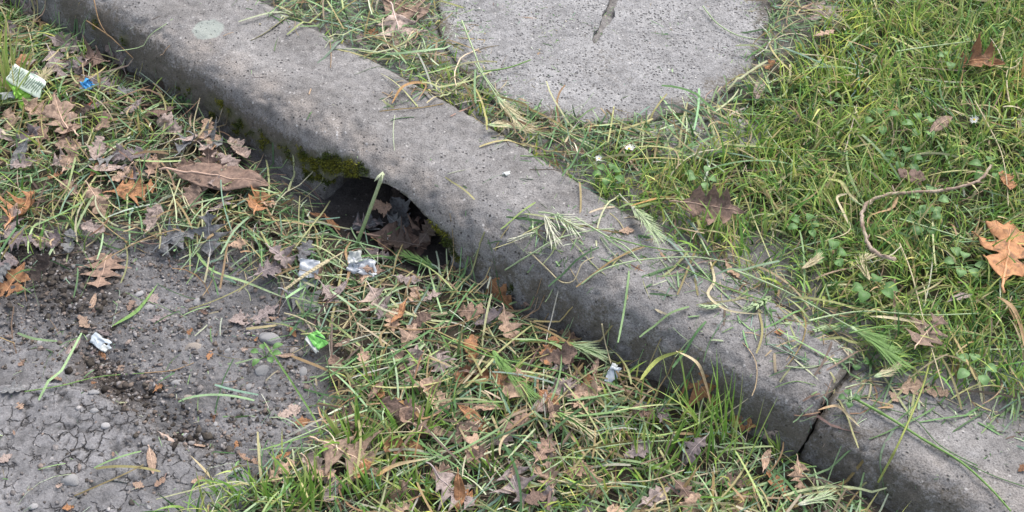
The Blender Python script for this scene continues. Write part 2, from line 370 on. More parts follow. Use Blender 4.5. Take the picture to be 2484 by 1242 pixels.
# ------------------------------------------------------------ kerb blocks
def blobs(pts):
    return [(hit(px, py), r, w) for px, py, r, w in pts]
def blob_field(V, bl):
    f = np.zeros(len(V))
    for c, r, w in bl:
        d2 = ((V - np.array(c)) ** 2).sum(1); f = np.maximum(f, w * np.exp(-d2 / (r * r)))
    return f
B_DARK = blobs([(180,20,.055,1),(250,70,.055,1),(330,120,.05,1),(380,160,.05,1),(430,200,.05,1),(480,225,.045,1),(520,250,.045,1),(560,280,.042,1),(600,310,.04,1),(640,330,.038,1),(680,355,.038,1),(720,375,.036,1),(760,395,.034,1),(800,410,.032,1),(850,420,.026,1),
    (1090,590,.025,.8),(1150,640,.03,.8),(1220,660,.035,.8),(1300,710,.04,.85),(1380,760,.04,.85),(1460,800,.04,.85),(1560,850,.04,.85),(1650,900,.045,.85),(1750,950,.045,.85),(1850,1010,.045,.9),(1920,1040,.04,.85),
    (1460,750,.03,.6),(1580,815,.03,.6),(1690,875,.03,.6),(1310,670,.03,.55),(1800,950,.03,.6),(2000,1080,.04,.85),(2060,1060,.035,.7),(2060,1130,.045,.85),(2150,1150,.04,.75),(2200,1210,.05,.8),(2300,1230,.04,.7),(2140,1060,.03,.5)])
B_MOSS = blobs([(700,375,.036,.62),(640,345,.034,.62),(580,305,.034,.62),(520,260,.034,.55),(450,215,.034,.4),(800,410,.045,.68),(535,255,.018,.72),(560,275,.018,.78),(585,300,.018,.76),(615,325,.016,.7),(650,345,.016,.72),(690,365,.016,.7),(735,385,.022,.9),(762,400,.022,.95),(790,395,.024,1),(818,400,.024,1),(845,405,.022,1),(868,412,.018,.98),(886,418,.012,.9),(750,425,.02,.9),(780,430,.018,.8),(1030,535,.012,.8),(1045,545,.014,.9),(1060,558,.014,.9),(1075,570,.014,.9),(1088,590,.014,.9),(1098,608,.012,.8),(1110,625,.012,.7),(925,455,.006,.6),(985,480,.008,.5),(300,95,.02,.6),(230,55,.02,.6),(1240,700,.02,.5),(2140,1190,.02,.55),(1760,985,.02,.5)])
B_PALE = blobs([(380,110,.05,.7),(470,130,.05,.9),(560,170,.04,.9),(640,215,.04,.9),(720,270,.04,1),(800,320,.04,1),(880,360,.035,1),(950,405,.035,1),(1020,450,.03,.9),(1100,510,.035,.8),(1180,570,.03,.7),(1260,600,.03,.5),(640,410,.03,.5),(700,450,.03,.6),(750,485,.025,.7),(1500,690,.03,.4),(1700,790,.03,.45),(1850,880,.04,.5),(1950,950,.03,.5),(2100,1090,.03,.5),(2250,1140,.05,.6),(2400,1200,.05,.6),(2480,1242,.05,.6)])
B_LICH = blobs([(505,70,.034,1)])
def make_kerb(name, s0, s1, du, dz, hole, seed):
    # clean outline, resampled finely
    pr = [np.array(p) for p in PROF] ; out = []
    pts = pr + [pr[0]]
    for a, b in zip(pts[:-1], pts[1:]):
        n = max(1, int(np.hypot(*(b - a)) / .0045))
        for k in range(n): out.append(a + (b - a) * k / n)
    out = np.array(out)
    for _ in range(1): 
        q = (np.roll(out, 1, 0) + 2 * out + np.roll(out, -1, 0)) / 4; m = out[:, 1] > .03; out[m] = q[m]
    ns = int((s1 - s0) / .0045); ss = np.linspace(s0, s1, ns + 1); m = len(out)
    V = []; 
    for s in ss:
        X, Y = xy(s, out[:, 0] + du); V.append(np.stack([X, Y, out[:, 1] + dz], 1))
    V = np.concatenate(V); F = []
    i = np.arange((ns + 1) * m).reshape(ns + 1, m); j = np.roll(i, -1, 1)
    F = np.stack([i[:-1], i[1:], j[1:], j[:-1]], -1).reshape(-1, 4).tolist()
    bm = bmesh.new(); me = bpy.data.meshes.new(name); me.from_pydata(V.tolist(), [], F); bm.from_mesh(me)
    bm.verts.ensure_lookup_table()
    for end in (0, ns):                      # close the ends with rows joining both sides
        f = bm.faces.new([bm.verts[v] for v in (i[end] if end else i[end][::-1])])
    bmesh.ops.recalc_face_normals(bm, faces=bm.faces[:])
    bm.to_mesh(me); bm.free()
    o = bpy.data.objects.new(name, me); link(o)
    if hole:
        bc = bmesh.new(); K = 56; L = []
        for uu in np.arange(-.06, .34, .008):
            row = []
            for k in range(K + 1):
                a = math.pi * k / K; s = HS + HW * math.cos(a); zz = (HH - .05 * max(0, uu - .05) ) * max(0, math.sin(a)) ** .85
                X, Y = xy(s, uu); row.append(bc.verts.new((X, Y, zz)))
            for s in (HS - HW, HS, HS + HW):
                X, Y = xy(s, uu); row.append(bc.verts.new((X, Y, -.08)))
            L.append(row)
        for r0, r1 in zip(L[:-1], L[1:]):
            n = len(r0)
            for k in range(n): bc.faces.new((r0[k], r0[(k + 1) % n], r1[(k + 1) % n], r1[k]))
        bc.faces.new(L[0]); bc.faces.new(L[-1][::-1]); bmesh.ops.recalc_face_normals(bc, faces=bc.faces[:])
        cm = bpy.data.meshes.new('cutter'); bc.to_mesh(cm); bc.free(); co = bpy.data.objects.new('cutter', cm); link(co)
        md = o.modifiers.new('b', 'BOOLEAN'); md.operation = 'DIFFERENCE'; md.object = co; md.solver = 'EXACT'
        dg = bpy.context.evaluated_depsgraph_get(); nm = bpy.data.meshes.new_from_object(o.evaluated_get(dg))
        o.modifiers.clear(); o.data = nm; bpy.data.objects.remove(co); me = nm
    # triangulate big end caps and refine them
    bm = bmesh.new(); bm.from_mesh(me)
    if hole: bmesh.ops.remove_doubles(bm, verts=bm.verts[:], dist=.0016); bmesh.ops.dissolve_degenerate(bm, edges=bm.edges[:], dist=.0005)
    big = [f for f in bm.faces if len(f.verts) > 8]; bmesh.ops.triangulate(bm, faces=big)
    for _ in range(4):
        eds = [e for e in bm.edges if e.calc_length() > .012]
        if not eds: break
        bmesh.ops.subdivide_edges(bm, edges=eds, cuts=1); bmesh.ops.triangulate(bm, faces=[f for f in bm.faces if len(f.verts) > 4])
    bmesh.ops.triangulate(bm, faces=[f for f in bm.faces if len(f.verts) > 4]); bm.normal_update(); bm.verts.ensure_lookup_table()
    Vn = np.array([v.normal for v in bm.verts]); V = np.array([v.co for v in bm.verts])
    bm.to_mesh(me); bm.free()
    x, y, z = V.T; s, u = su(x, y); u = u - du
    d = .0030 * fbm(x, y, z, 16, 3, seed) + .0016 * fbm(x, y, z, 70, 3, seed + 3)
    front = sstep(.12, .05, u); ag = fbm(x, y, z, 120, 3, seed + 5)
    d += (.0014 + .0016 * front) * ag
    pit = sstep(.45, .75, vnoise(x, y, z, 75, seed + 9)); d -= .004 * pit * (.35 + .65 * front) * (1 - .9 * np.exp(-((s - HS) / .16) ** 4) * (z < .10))
    # chipped arrises at the end and round the arch
    endd = np.minimum(np.abs(s - s1), np.abs(s - s0)); ch = sstep(.022, .0, endd) * sstep(.07, .13, z - dz)
    V = V + Vn * d[:, None]; V[:, 2] -= ch * (.006 + .010 * np.clip(fbm(x, y, 0, 28, 3, seed + 11), 0, 1))
    sg = np.where(np.abs(s - s1) < np.abs(s - s0), -1, 1)
    rag = (.004 + .006 * fbm(x, y, z, 22, 3, seed + 15)) * sstep(.04, 0, endd) * sg
    V[:, 0] += rag * KE[0]; V[:, 1] += rag * KE[1]
    me.vertices.foreach_set('co', V.astype(np.float32).ravel()); me.update()
    me.polygons.foreach_set('use_smooth', np.ones(len(me.polygons), bool))
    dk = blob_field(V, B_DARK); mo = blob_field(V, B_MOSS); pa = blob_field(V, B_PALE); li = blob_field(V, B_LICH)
    dk = np.maximum(dk, .75 * (np.abs(s - (s1 if hole else s0)) < .006) )  # end face at the joint made darker
    pa = np.maximum(pa, .15)
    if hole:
        eh = HH * np.clip(1 - ((s - HS) / HW) ** 2, 0, 1) ** .45; ins = (u > .066) & (z < eh + .004) & (np.abs(s - HS) < HW + .004); dk[ins] = 1.0  # arch inner walls: shade of the recess painted in as dark tone
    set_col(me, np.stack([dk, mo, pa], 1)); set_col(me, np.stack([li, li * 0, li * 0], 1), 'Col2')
    me.materials.clear(); me.materials.append(MAT_KERB)
    # moss cushions growing on it: a part of the kerb
    f = mo + .75 * fbm(x, y, z, 60, 4, 5, .7)
    cand = np.where(f > .50 + .25 * RNG.uniform(0, 1, len(f)))[0]
    if hole and len(cand):
        n = 8000; c = RNG.choice(cand, n); P = V[c] + RNG.normal(0, .002, (n, 3)); Nn = Vn[c] + RNG.normal(0, .45, (n, 3)); Nn /= np.linalg.norm(Nn, axis=1)[:, None]
        h = RNG.uniform(.0012, .0042, n); side = np.cross(Nn, RNG.normal(0, 1, (n, 3))); side /= np.linalg.norm(side, axis=1)[:, None]
        yel = sstep(-.1, .3, vnoise(P[:, 0], P[:, 1], P[:, 2], 40, 3) + .12)[:, None]; br = RNG.uniform(.6, 1.3, n)[:, None]
        cc = (np.array([.055, .075, .018]) * (1 - yel) + np.array([.17, .17, .03]) * yel) * br
        w = .0009; VV = np.stack([P - side * w, P + side * w, P + Nn * h[:, None] + side * w * .4, P + Nn * h[:, None] - side * w * .4], 1).reshape(-1, 3)
        mesh('moss', VV, np.arange(4 * n).reshape(n, 4), MAT_MOSS, o, col=np.repeat(cc, 4, 0))['kind'] = 'stuff'
    return o
KA = make_kerb('concrete_kerb', -1.86, 0, 0, 0, True, 1)
tag(KA, 'long weathered grey concrete kerb block with an arched drain hole and green moss on its face', 'kerb', 'concrete kerb blocks')
KB = make_kerb('concrete_kerb', -.005, 1.3, .002, -.018, False, 40)
tag(KB, 'lower grey concrete kerb block at the bottom right corner, past the cracked joint', 'kerb', 'concrete kerb blocks')

# ------------------------------------------------------------ round slab with its slot
def make_slab():
    h = .004; n = int(SLR * 2.2 / h); g = (np.arange(n + 1) - n / 2) * h
    # polar grid so that the rim is clean
    R = np.concatenate([np.arange(0.004, .97, .0135), [.985, .995, 1.0, 1.0, 1.0]]); A = np.linspace(0, 2 * math.pi, 461)[:-1]
    drop = np.zeros(len(R)); drop[-5:] = [.0, .0015, .005, .014, .05]
    rr, aa = np.meshgrid(R, A, indexing='ij'); rad = slab_r(aa) * rr
    x, y = SLC[0] + rad * np.cos(aa), SLC[1] + rad * np.sin(aa); z = .1205 - drop[:, None] + 0 * x
    m = len(A); V = np.stack([x, y, z], -1).reshape(-1, 3); nR = len(R)
    i = np.arange(nR * m).reshape(nR, m); j = np.roll(i, -1, 1)
    F = np.stack([i[:-1], i[1:], j[1:], j[:-1]], -1).reshape(-1, 4).tolist()
    F += [list(i[0])]; F += [list(i[-1][::-1])]
    me = bpy.data.meshes.new('round_slab'); me.from_pydata(V.tolist(), [], F); bm = bmesh.new(); bm.from_mesh(me); bmesh.ops.recalc_face_normals(bm, faces=bm.faces[:]); bm.to_mesh(me); bm.free()
    o = link(bpy.data.objects.new('round_slab', me))
    # slot cutter
    a = hit(1441, 108); b = hit(1478, 30); d = Vector((b.x - a.x, b.y - a.y, 0)).normalized(); sd = Vector((-d.y, d.x, 0))
    bc = bmesh.new(); rows = []
    for k in range(40):
        t = k * .011; w = (.0035 + min(t, .06) * .10) + .0022 * math.sin(t * 90) + .0015 * math.sin(t * 210 + 1)
        c = Vector((a.x, a.y, 0)) + d * t + sd * .002 * math.sin(t * 60)
        if k == 0: w = .0012
        row = []
        for q, zz in ((-1, .2), (1, .2), (1, .100), (-1, .100)):
            v = c + sd * q * w; row.append(bc.verts.new((v.x, v.y, zz)))
        rows.append(row)
    for r0, r1 in zip(rows[:-1], rows[1:]):
        for k in range(4): bc.faces.new((r0[k], r0[(k + 1) % 4], r1[(k + 1) % 4], r1[k]))
    bc.faces.new(rows[0]); bc.faces.new(rows[-1][::-1]); bmesh.ops.recalc_face_normals(bc, faces=bc.faces[:])
    cm = bpy.data.meshes.new('cutter'); bc.to_mesh(cm); bc.free(); co = link(bpy.data.objects.new('cutter', cm))
    md = o.modifiers.new('b', 'BOOLEAN'); md.operation = 'DIFFERENCE'; md.object = co; md.solver = 'EXACT'
    dg = bpy.context.evaluated_depsgraph_get(); nm = bpy.data.meshes.new_from_object(o.evaluated_get(dg)); o.modifiers.clear(); o.data = nm; bpy.data.objects.remove(co)
    V = np.empty(len(nm.vertices) * 3, np.float32); nm.vertices.foreach_get('co', V); V = V.reshape(-1, 3); x, y, z = V.T
    top = z > .1135
    V[:, 2] += np.where(top, .0016 * fbm(x, y, 0, 14, 3, 91) + .0010 * fbm(x, y, 0, 90, 3, 93), 0)
    nm.vertices.foreach_set('co', V.ravel()); nm.update()
    sh = sstep(.5, .9, .5 + fbm(x, y, 0, 4, 3, 97) + .1) * 0
    dk = .42 * np.exp(-((x - .17) ** 2 + (y - 1.60) ** 2) / .10 ** 2) + 1.0 * sstep(.25, .33, np.hypot(x - SLC[0], y - SLC[1]) + .03 * fbm(x, y, 0, 14, 3, 8)) + .06 * sstep(-.2, .5, fbm(x, y, 0, 9, 4, 18)) + 1.6 * (z < .1125)  # rim dirt and darker centre; shade painted into the slot
    set_col(nm, np.stack([dk * .75, 0 * dk, .3 + 0 * dk], 1)); set_col(nm, np.zeros((len(V), 3)), 'Col2')
    nm.materials.clear(); nm.materials.append(MAT_SLAB)
    nm.polygons.foreach_set('use_smooth', np.zeros(len(nm.polygons), bool))
    tag(o, 'round pale speckled concrete slab with a narrow slot, set in the ground behind the kerb', 'slab')
make_slab()
def small_slab():
    c = hit(1700, 335); R = np.array([.2, .5, .8, .96, 1., 1.]); A = np.linspace(0, 2 * math.pi, 121)[:-1]
    rr, aa = np.meshgrid(R, A, indexing='ij'); rad = (.085 + .012 * np.sin(2 * aa + 1) + .006 * np.sin(5 * aa)) * rr
    z = .1185 - np.array([0, 0, .0005, .0025, .006, .03])[:, None] + 0 * rad
    x, y = c.x + 1.35 * rad * np.cos(aa), c.y + .7 * rad * np.sin(aa); z = z + np.where(z > .115, .001 * fbm(x, y, 0, 50, 3, 3), 0)
    i = np.arange(rr.size).reshape(rr.shape); j = np.roll(i, -1, 1)
    F = np.stack([i[:-1], i[1:], j[1:], j[:-1]], -1).reshape(-1, 4).tolist() + [list(i[0])]
    o = mesh('slab_fragment', np.stack([x, y, z], -1).reshape(-1, 3), F, MAT_SLAB, col=np.tile([[.35, 0, .3]], (rr.size, 1)))
    set_col(o.data, np.zeros((rr.size, 3)), 'Col2')
    tag(o, 'flat grey concrete fragment half hidden by clippings between the round slab and the lawn', 'slab')
small_slab()

# ------------------------------------------------------------ ribbons: many blades in one mesh
def ribbons(name, P, head, L, W, curv, col, mat, up=None, seg=4, blunt=False, lay=True, lift=None, rise=None, roll=None, parent=None, kind='stuff', tipcol=None, sag=0.):
    n = len(P); t = np.linspace(0, 1, seg + 1)[None, :]
    if lay:      # lies on what is below it
        th = head[:, None] + curv[:, None] * L[:, None] * (t - .5)
        st = (L / seg)[:, None]
        dx = np.cos(th) * st; dy = np.sin(th) * st
        X = np.cumsum(dx, 1) - dx; Y = np.cumsum(dy, 1) - dy
        X = P[:, 0:1] + X - X[:, seg // 2][:, None]; Y = P[:, 1:2] + Y - Y[:, seg // 2][:, None]
        zs = surf(X.ravel(), Y.ravel()).reshape(X.shape); zs0 = zs[:, seg // 2][:, None]
        zs = np.clip(zs, zs0 - .03, zs0 + .03); zs = np.maximum(zs, zs.mean(1, keepdims=True) - .004)
        Z = zs + lift[:, None] + rise[:, None] * (t - .5) * L[:, None] - sag * (t - .5) ** 2 * L[:, None]
        Z = np.maximum(Z, surf(X.ravel(), Y.ravel()).reshape(X.shape) + .0006)
        T = np.stack([np.cos(th), np.sin(th), 0 * th], -1)
        S0 = np.stack([-np.sin(th), np.cos(th), 0 * th], -1)
        rl = roll[:, None] + (RNG.normal(0, .5, n))[:, None] * (t - .5)
        side = S0 * np.cos(rl)[..., None] + np.array([0, 0, 1.]) * np.sin(rl)[..., None]
    else:        # grows up from the ground and bends over along head
        ph = up[:, None] - curv[:, None] * t         # elevation angle along the blade
        st = (L / seg)[:, None]
        dr = np.cos(ph) * st; dz = np.sin(ph) * st
        r = np.cumsum(dr, 1) - dr; zz = np.cumsum(dz, 1) - dz
        X = P[:, 0:1] + r * np.cos(head)[:, None]; Y = P[:, 1:2] + r * np.sin(head)[:, None]; Z = P[:, 2:3] + zz
        a = (head + roll)[:, None] + 0 * t
        side = np.stack([-np.sin(a), np.cos(a), 0 * a], -1)
    wt = (np.where((t < .1) | (t > .97), .75, 1.) * (1 - .15 * t)) if blunt else np.clip((1 - t ** 2.2), .04, 1) * (.7 + .6 * np.minimum(t * 3, 1) - .3)
    hw = W[:, None] * .5 * wt
    C = np.stack([X, Y, Z], -1)
    V = np.stack([C - side * hw[..., None], C + side * hw[..., None]], 2).reshape(-1, 3)
    b = (np.arange(n) * (seg + 1) * 2)[:, None] + (np.arange(seg) * 2)[None, :]; b = b.ravel()
    F = np.stack([b, b + 1, b + 3, b + 2], 1)
    cc = np.repeat(col[:, None, :], seg + 1, 1)
    if tipcol is not None:
        k = (t ** 1.5)[..., None]; cc = cc * (1 - k * tipcol[:, None, 3:4]) + tipcol[:, None, :3] * k * tipcol[:, None, 3:4]
    cc = np.repeat(cc[:, :, None, :], 2, 2).reshape(-1, 3)
    o = mesh(name, V, F, mat, parent, col=cc)
    if kind: o['kind'] = kind
    return o
PAL = {'clip': ([(.23, .35, .16), (.15, .27, .10), (.32, .43, .23), (.45, .53, .34), (.09, .17, .07), (.46, .40, .28), (.34, .25, .17), (.60, .60, .48), (.19, .29, .21), (.18, .13, .10)], [.17, .17, .11, .06, .19, .06, .08, .035, .09, .07]),
       'lawn': ([(.27, .42, .095), (.16, .31, .07), (.42, .54, .13), (.60, .63, .22), (.06, .14, .04), (.55, .48, .26), (.40, .28, .15)], [.24, .24, .15, .08, .20, .055, .035]),
       'straw': ([(.46, .38, .22), (.36, .25, .14), (.54, .48, .32), (.28, .18, .10), (.40, .42, .22)], [.3, .25, .15, .15, .15])}
def pick(k, n):
    c, w = PAL[k]; w = np.array(w) / sum(w); c = np.array(c)[RNG.choice(len(c), n, p=w)]
    return c * RNG.uniform(.75, 1.2, (n, 1)) * (1 + RNG.normal(0, .05, (n, 3)))
def scatter(n, prob, box=(-1.25, 1.3, .54, 2.25)):
    out = []; c = 0
    while c < n:
        q = max(n * 2, 4000); x = RNG.uniform(box[0], box[1], q); y = RNG.uniform(box[2], box[3], q); k = RNG.uniform(0, 1, q) < prob(x, y)
        out.append(np.stack([x[k], y[k]], 1)); c += k.sum()
        if len(out) > 60: break
    P = np.concatenate(out)[:n]; return np.concatenate([P, surf(P[:, 0], P[:, 1])[:, None]], 1)
def clump(x, y, f, seed): return sstep(-.5, .35, fbm(x, y, 0, f, 3, seed))
def onslab(x, y): return np.hypot(x - SLC[0], y - SLC[1]) < slab_r(np.arctan2(y - SLC[1], x - SLC[0])) - .006
def onkerb(x, y): s, u = su(x, y); return ((s < 0) & (u > .01) & (u < .262)) | ((s > .016) & (u > .012) & (u < .264))
def back(x, y): s, u = su(x, y); return u > .25

# strewn bits on kerb and slab: hand placed centres (px, py, radius m, weight)
KCL = blobs([(2105,885,.045,1.6),(2150,905,.045,1.6),(2200,930,.04,1.4),(2060,985,.025,1.2),(2110,940,.03,1.2),(1480,500,.035,.8),(1560,540,.035,.8),(1650,590,.035,.8),(1740,650,.035,.8),(1830,710,.035,.85),(1920,765,.035,.9),(2010,815,.035,.9),(2090,860,.03,1),(2180,935,.035,1),(2280,960,.035,1),(2380,990,.035,.9),(2470,1020,.035,.9),(1200,290,.025,.6),(1300,350,.025,.6),(2010,960,.02,1),(1970,1010,.018,.9),(1330,560,.035,1),(1400,590,.04,1),(1480,600,.045,1),(1560,610,.05,1),(1640,640,.05,1),(1720,680,.04,.9),(1780,720,.04,.9),(1850,760,.04,.8),(1450,530,.03,.7),(1950,800,.04,.8),(2030,830,.04,.8),(1940,850,.04,.4),(1600,700,.04,.35),(1750,800,.04,.3),(1000,230,.03,.7),(960,250,.03,.3),(1240,330,.03,.7),(1420,430,.03,.6),(1340,400,.03,.5),(2080,960,.03,1),(2060,920,.02,.9),(2230,960,.04,.7),(2150,950,.03,.8),(2330,985,.03,.6),(2450,1010,.04,.7),(2000,1000,.02,.7),(800,95,.03,.6),(700,45,.03,.7),(900,140,.02,.6),(1100,230,.02,.6)])
def kprob(x, y):
    z = surf(x, y); V = np.stack([x, y, z], 1); return blob_field(V, KCL)
s_, u_ = None, None
def p_clip(x, y):
    s, u = su(x, y); f = np.where(u < .03, 1, 0)
    lit = samp(M_LIT, x, y, 0.); grit = samp(M_GRIT, x, y, 0.); lawn = samp(M_LAWN, x, y, .11)
    front = f * (lit * (.45 + .55 * clump(x, y, 11, 201)) + grit * .05 * clump(x, y, 9, 203) + .008)
    hole = (np.abs(s - HS) < .14) & (u > -.035); front = np.where(hole, front * .08, front)
    bk = back(x, y) * (1 - lawn) * (.30 + .70 * clump(x, y, 9, 205)) * 1.0
    bk = np.where(onslab(x, y), .025 + .6 * np.exp(-((x + .01) ** 2 + (y - 1.55) ** 2) / .10 ** 2) + .45 * np.exp(-((x + .11) ** 2 + (y - 1.70) ** 2) / .07 ** 2) + .12 * np.exp(-((x - .15) ** 2 + (y - 1.47) ** 2) / .10 ** 2) + .3 * sstep(.42, .5, x + .15 * (y - 1.75)) + .30 * sstep(.265, .31, np.hypot(x - SLC[0], y - SLC[1]) + .02 * fbm(x, y, 0, 12, 2, 55)), bk)
    bk = bk + back(x, y) * lawn * .24
    k = onkerb(x, y) * (.72 * kprob(x, y) + .006)
    return np.clip(np.where(onkerb(x, y), k, front + bk), 0, 1)
def clippings(name, n, prob, pal, L, W, cs, h, seg=4, rise=.25, label=None, cat='grass'):
    P = scatter(n, prob); n = len(P)
    ln = RNG.gamma(3.2, L / 3.2, n).clip(.005, .14); w = RNG.gamma(6, W / 6, n).clip(.0006, .0045)
    kk = onkerb(P[:, 0], P[:, 1]) | onslab(P[:, 0], P[:, 1]); ln = np.where(kk, ln * .6, ln)
    hh = np.where(kk, .0012, RNG.uniform(.0005, 1, n) * h)
    ri = np.where(kk, .02, RNG.normal(0, rise, n))
    o = ribbons(name, P, RNG.uniform(0, 2 * math.pi, n), ln, w, RNG.normal(0, cs, n), pick(pal, n), MAT_CLIP, seg=seg, blunt=True, lift=hh, rise=ri, roll=RNG.normal(0, .7, n), sag=.25)
    tag(o, label, cat); return o
clippings('grass_clippings', 20500, p_clip, 'clip', .044, .0021, 7, .022, 4, .25, 'loose cut green grass clippings strewn along both sides of the kerb')
clippings('dry_grass', 3500, lambda x, y: p_clip(x, y) * .9 * clump(x, y, 13, 301), 'straw', .055, .0026, 13, .028, 7, .3, 'curly dry straw coloured grass scattered through the green clippings')
def p_bits(x, y): return np.clip(onkerb(x, y) * (.30 * kprob(x, y) + .03 * sstep(-.9, -.2, su(x, y)[0]) + .005) + onslab(x, y) * .09 + back(x, y) * .25 + .12 * samp(M_GRIT, x, y, 0.) * clump(x, y, 10, 7) + .03 * samp(M_MND, x, y, 0.), 0, 1) * (1 - samp(M_LAWN, x, y, .11))
clippings('chopped_grass', 6500, p_bits, 'clip', .009, .0011, 10, .004, 2, .1, 'fine chopped grass bits sprinkled over the concrete and bare soil')

P = scatter(2600, lambda x, y: np.clip(p_clip(x, y) * ~onslab(x, y) * 1.0 + .12 * samp(M_LAWN, x, y, .11) * back(x, y), 0, 1)); n = len(P)
tag(ribbons('long_clippings', P, RNG.uniform(0, 6.3, n), RNG.uniform(.06, .15, n), RNG.uniform(.0018, .0042, n), RNG.normal(0, 4, n), np.concatenate([pick('clip', n // 2), pick('straw', n - n // 2) * np.array([.9, 1.05, .85])]), MAT_CLIP, seg=9, lift=RNG.uniform(.010, .030, n) * np.where(onkerb(P[:, 0], P[:, 1]), .2, 1), rise=RNG.normal(0, .10, n), roll=RNG.normal(0, .5, n), sag=.2, blunt=True), 'long flattened blades of cut grass lying on top of the litter and lawn', 'grass')
# lawn
def lawn_grass(n, prob, seed, label, name, hL=.050, straw=.0):
    P = scatter(n, prob); n = len(P); P[:, 2] -= .002
    ln = RNG.gamma(9, hL / 9, n).clip(.010, .085)
    hd = 2 * math.pi * vnoise(P[:, 0], P[:, 1], 0, 7, seed) + RNG.normal(0, 1.3, n)
    c = pick('lawn', n); yl = sstep(-.05, .5, fbm(P[:, 0], P[:, 1], 0, 4, 2, seed + 3) + .35 * (P[:, 1] - 1.45))[:, None]
    c = c * (1 - yl) + c * np.array([1.25, 1.16, .9]) * yl
    tip = np.concatenate([np.array([[.42, .36, .17]]).repeat(n, 0), RNG.choice([0, 0, 0, .8], n)[:, None]], 1)
    o = ribbons(name, P, hd, ln, RNG.gamma(7, .0032 / 7, n).clip(.0014, .0065), RNG.uniform(.2, 1.6, n), c, MAT_GRASS, up=RNG.uniform(.75, 1.5, n), seg=4, lay=False, roll=RNG.normal(0, .9, n), tipcol=tip)
    tag(o, label, 'grass')
lawn_grass(26500, lambda x, y: samp(M_LAWN, x, y, .11) ** 1.3 * back(x, y) * (.35 + .65 * clump(x, y, 14, 401)), 5, 'short mown green lawn grass growing on the upper right', 'lawn_grass')
lawn_grass(2500, lambda x, y: np.where(su(x, y)[1] < .0, samp(M_LIT, x, y, 0.) * sstep(1.22, .85, y + .2 * np.abs(x - .2)) * clump(x, y, 12, 405) ** 2, 0), 9, 'sparse living grass growing among the clippings in front of the kerb', 'verge_grass', .042)
lawn_grass(1300, lambda x, y: np.where(su(x, y)[1] < .0, samp(M_LIT, x, y, 0.) * sstep(-.6, -.75, x) * .8, 0), 13, 'thin living grass among dead leaves left of the kerb', 'edge_grass', .045)
lawn_grass(1800, lambda x, y: back(x, y) * (1 - samp(M_LAWN, x, y, .11)) * (~onslab(x, y)) * np.clip(.1 + np.exp(-((x + .08) ** 2 + (y - 1.55) ** 2) / .1 ** 2) + np.exp(-((x - .2) ** 2 + (y - 1.33) ** 2) / .12 ** 2), 0, 1), 17, 'low grass rooted in the strip between kerb and round slab', 'strip_grass', .02)

# crumbs of soil and gravel
def crumbs(n, prob, rmin, rmax, cols, label, name, seed=0, cat='soil'):
    P = scatter(n, prob); n = len(P); P[:, 2] = ground(P[:, 0], P[:, 1]) + ground_micro(P[:, 0], P[:, 1])
    base = np.array([(1,0,0),(-1,0,0),(0,1,0),(0,-1,0),(0,0,1),(0,0,-1),(.6,.6,.5),(-.6,.6,.5),(-.6,-.6,.5),(.6,-.6,.5)], float)
    fc = np.array([(0,6,9),(0,2,6),(6,2,7),(2,1,7),(7,1,8),(1,3,8),(8,3,9),(3,0,9),(4,6,7),(4,7,8),(4,8,9),(4,9,6),(5,2,0),(5,1,2),(5,3,1),(5,0,3)])
    r = rmin + (rmax - rmin) * RNG.uniform(0, 1, n) ** 3
    a = RNG.uniform(0, 6.28, n); B = np.repeat(base[None], n, 0) * (1 + RNG.normal(0, .34, (n, 10, 1))) * r[:, None, None] * np.stack([RNG.uniform(.8, 1.5, n), np.ones(n), RNG.uniform(.3, .7, n)], 1)[:, None, :]
    ca, sa = np.cos(a)[:, None], np.sin(a)[:, None]
    V = np.stack([B[..., 0] * ca - B[..., 1] * sa, B[..., 0] * sa + B[..., 1] * ca, B[..., 2]], -1) + P[:, None, :]
    F = (fc[None] + (np.arange(n) * 10)[:, None, None]).reshape(-1, 3)
    c = np.array(cols)[RNG.integers(0, len(cols), n)] * RNG.uniform(.7, 1.25, (n, 1))
    tag(mesh(name, V.reshape(-1, 3), F, MAT_CRUMB, smooth=False, col=np.repeat(c, 10, 0)), label, cat, kind='stuff')
SOILC = [(.12, .11, .105), (.17, .155, .15), (.22, .205, .20), (.15, .12, .10), (.20, .16, .14), (.26, .245, .24), (.08, .07, .062)]
def fr(x, y): return su(x, y)[1] < .0
crumbs(11000, lambda x, y: fr(x, y) * (samp(M_GRIT, x, y, 0.) * (.25 + .75 * clump(x, y, 15, 501)) + .10 * samp(M_MND, x, y, 0.) * clump(x, y, 10, 3) ** 2), .0008, .0042, SOILC, 'loose grey grit and small stones on the bare soil', 'gravel')
crumbs(3000, lambda x, y: fr(x, y) * np.clip(samp(M_CHN, x, y, 0.) + samp(M_DARK, x, y, 0.) + .12 * samp(M_LIT, x, y, 0.), 0, 1), .0015, .0065, [(.05, .042, .036), (.07, .06, .05), (.035, .03, .026), (.09, .075, .065)], 'dark crumbly soil clods in the hollow and under the leaf pile', 'soil_clods')
crumbs(1500, lambda x, y: back(x, y) * (1 - samp(M_LAWN, x, y, .11)) * ~onslab(x, y), .001, .003, SOILC, 'fine grit in the strip beside the round slab', 'grit')
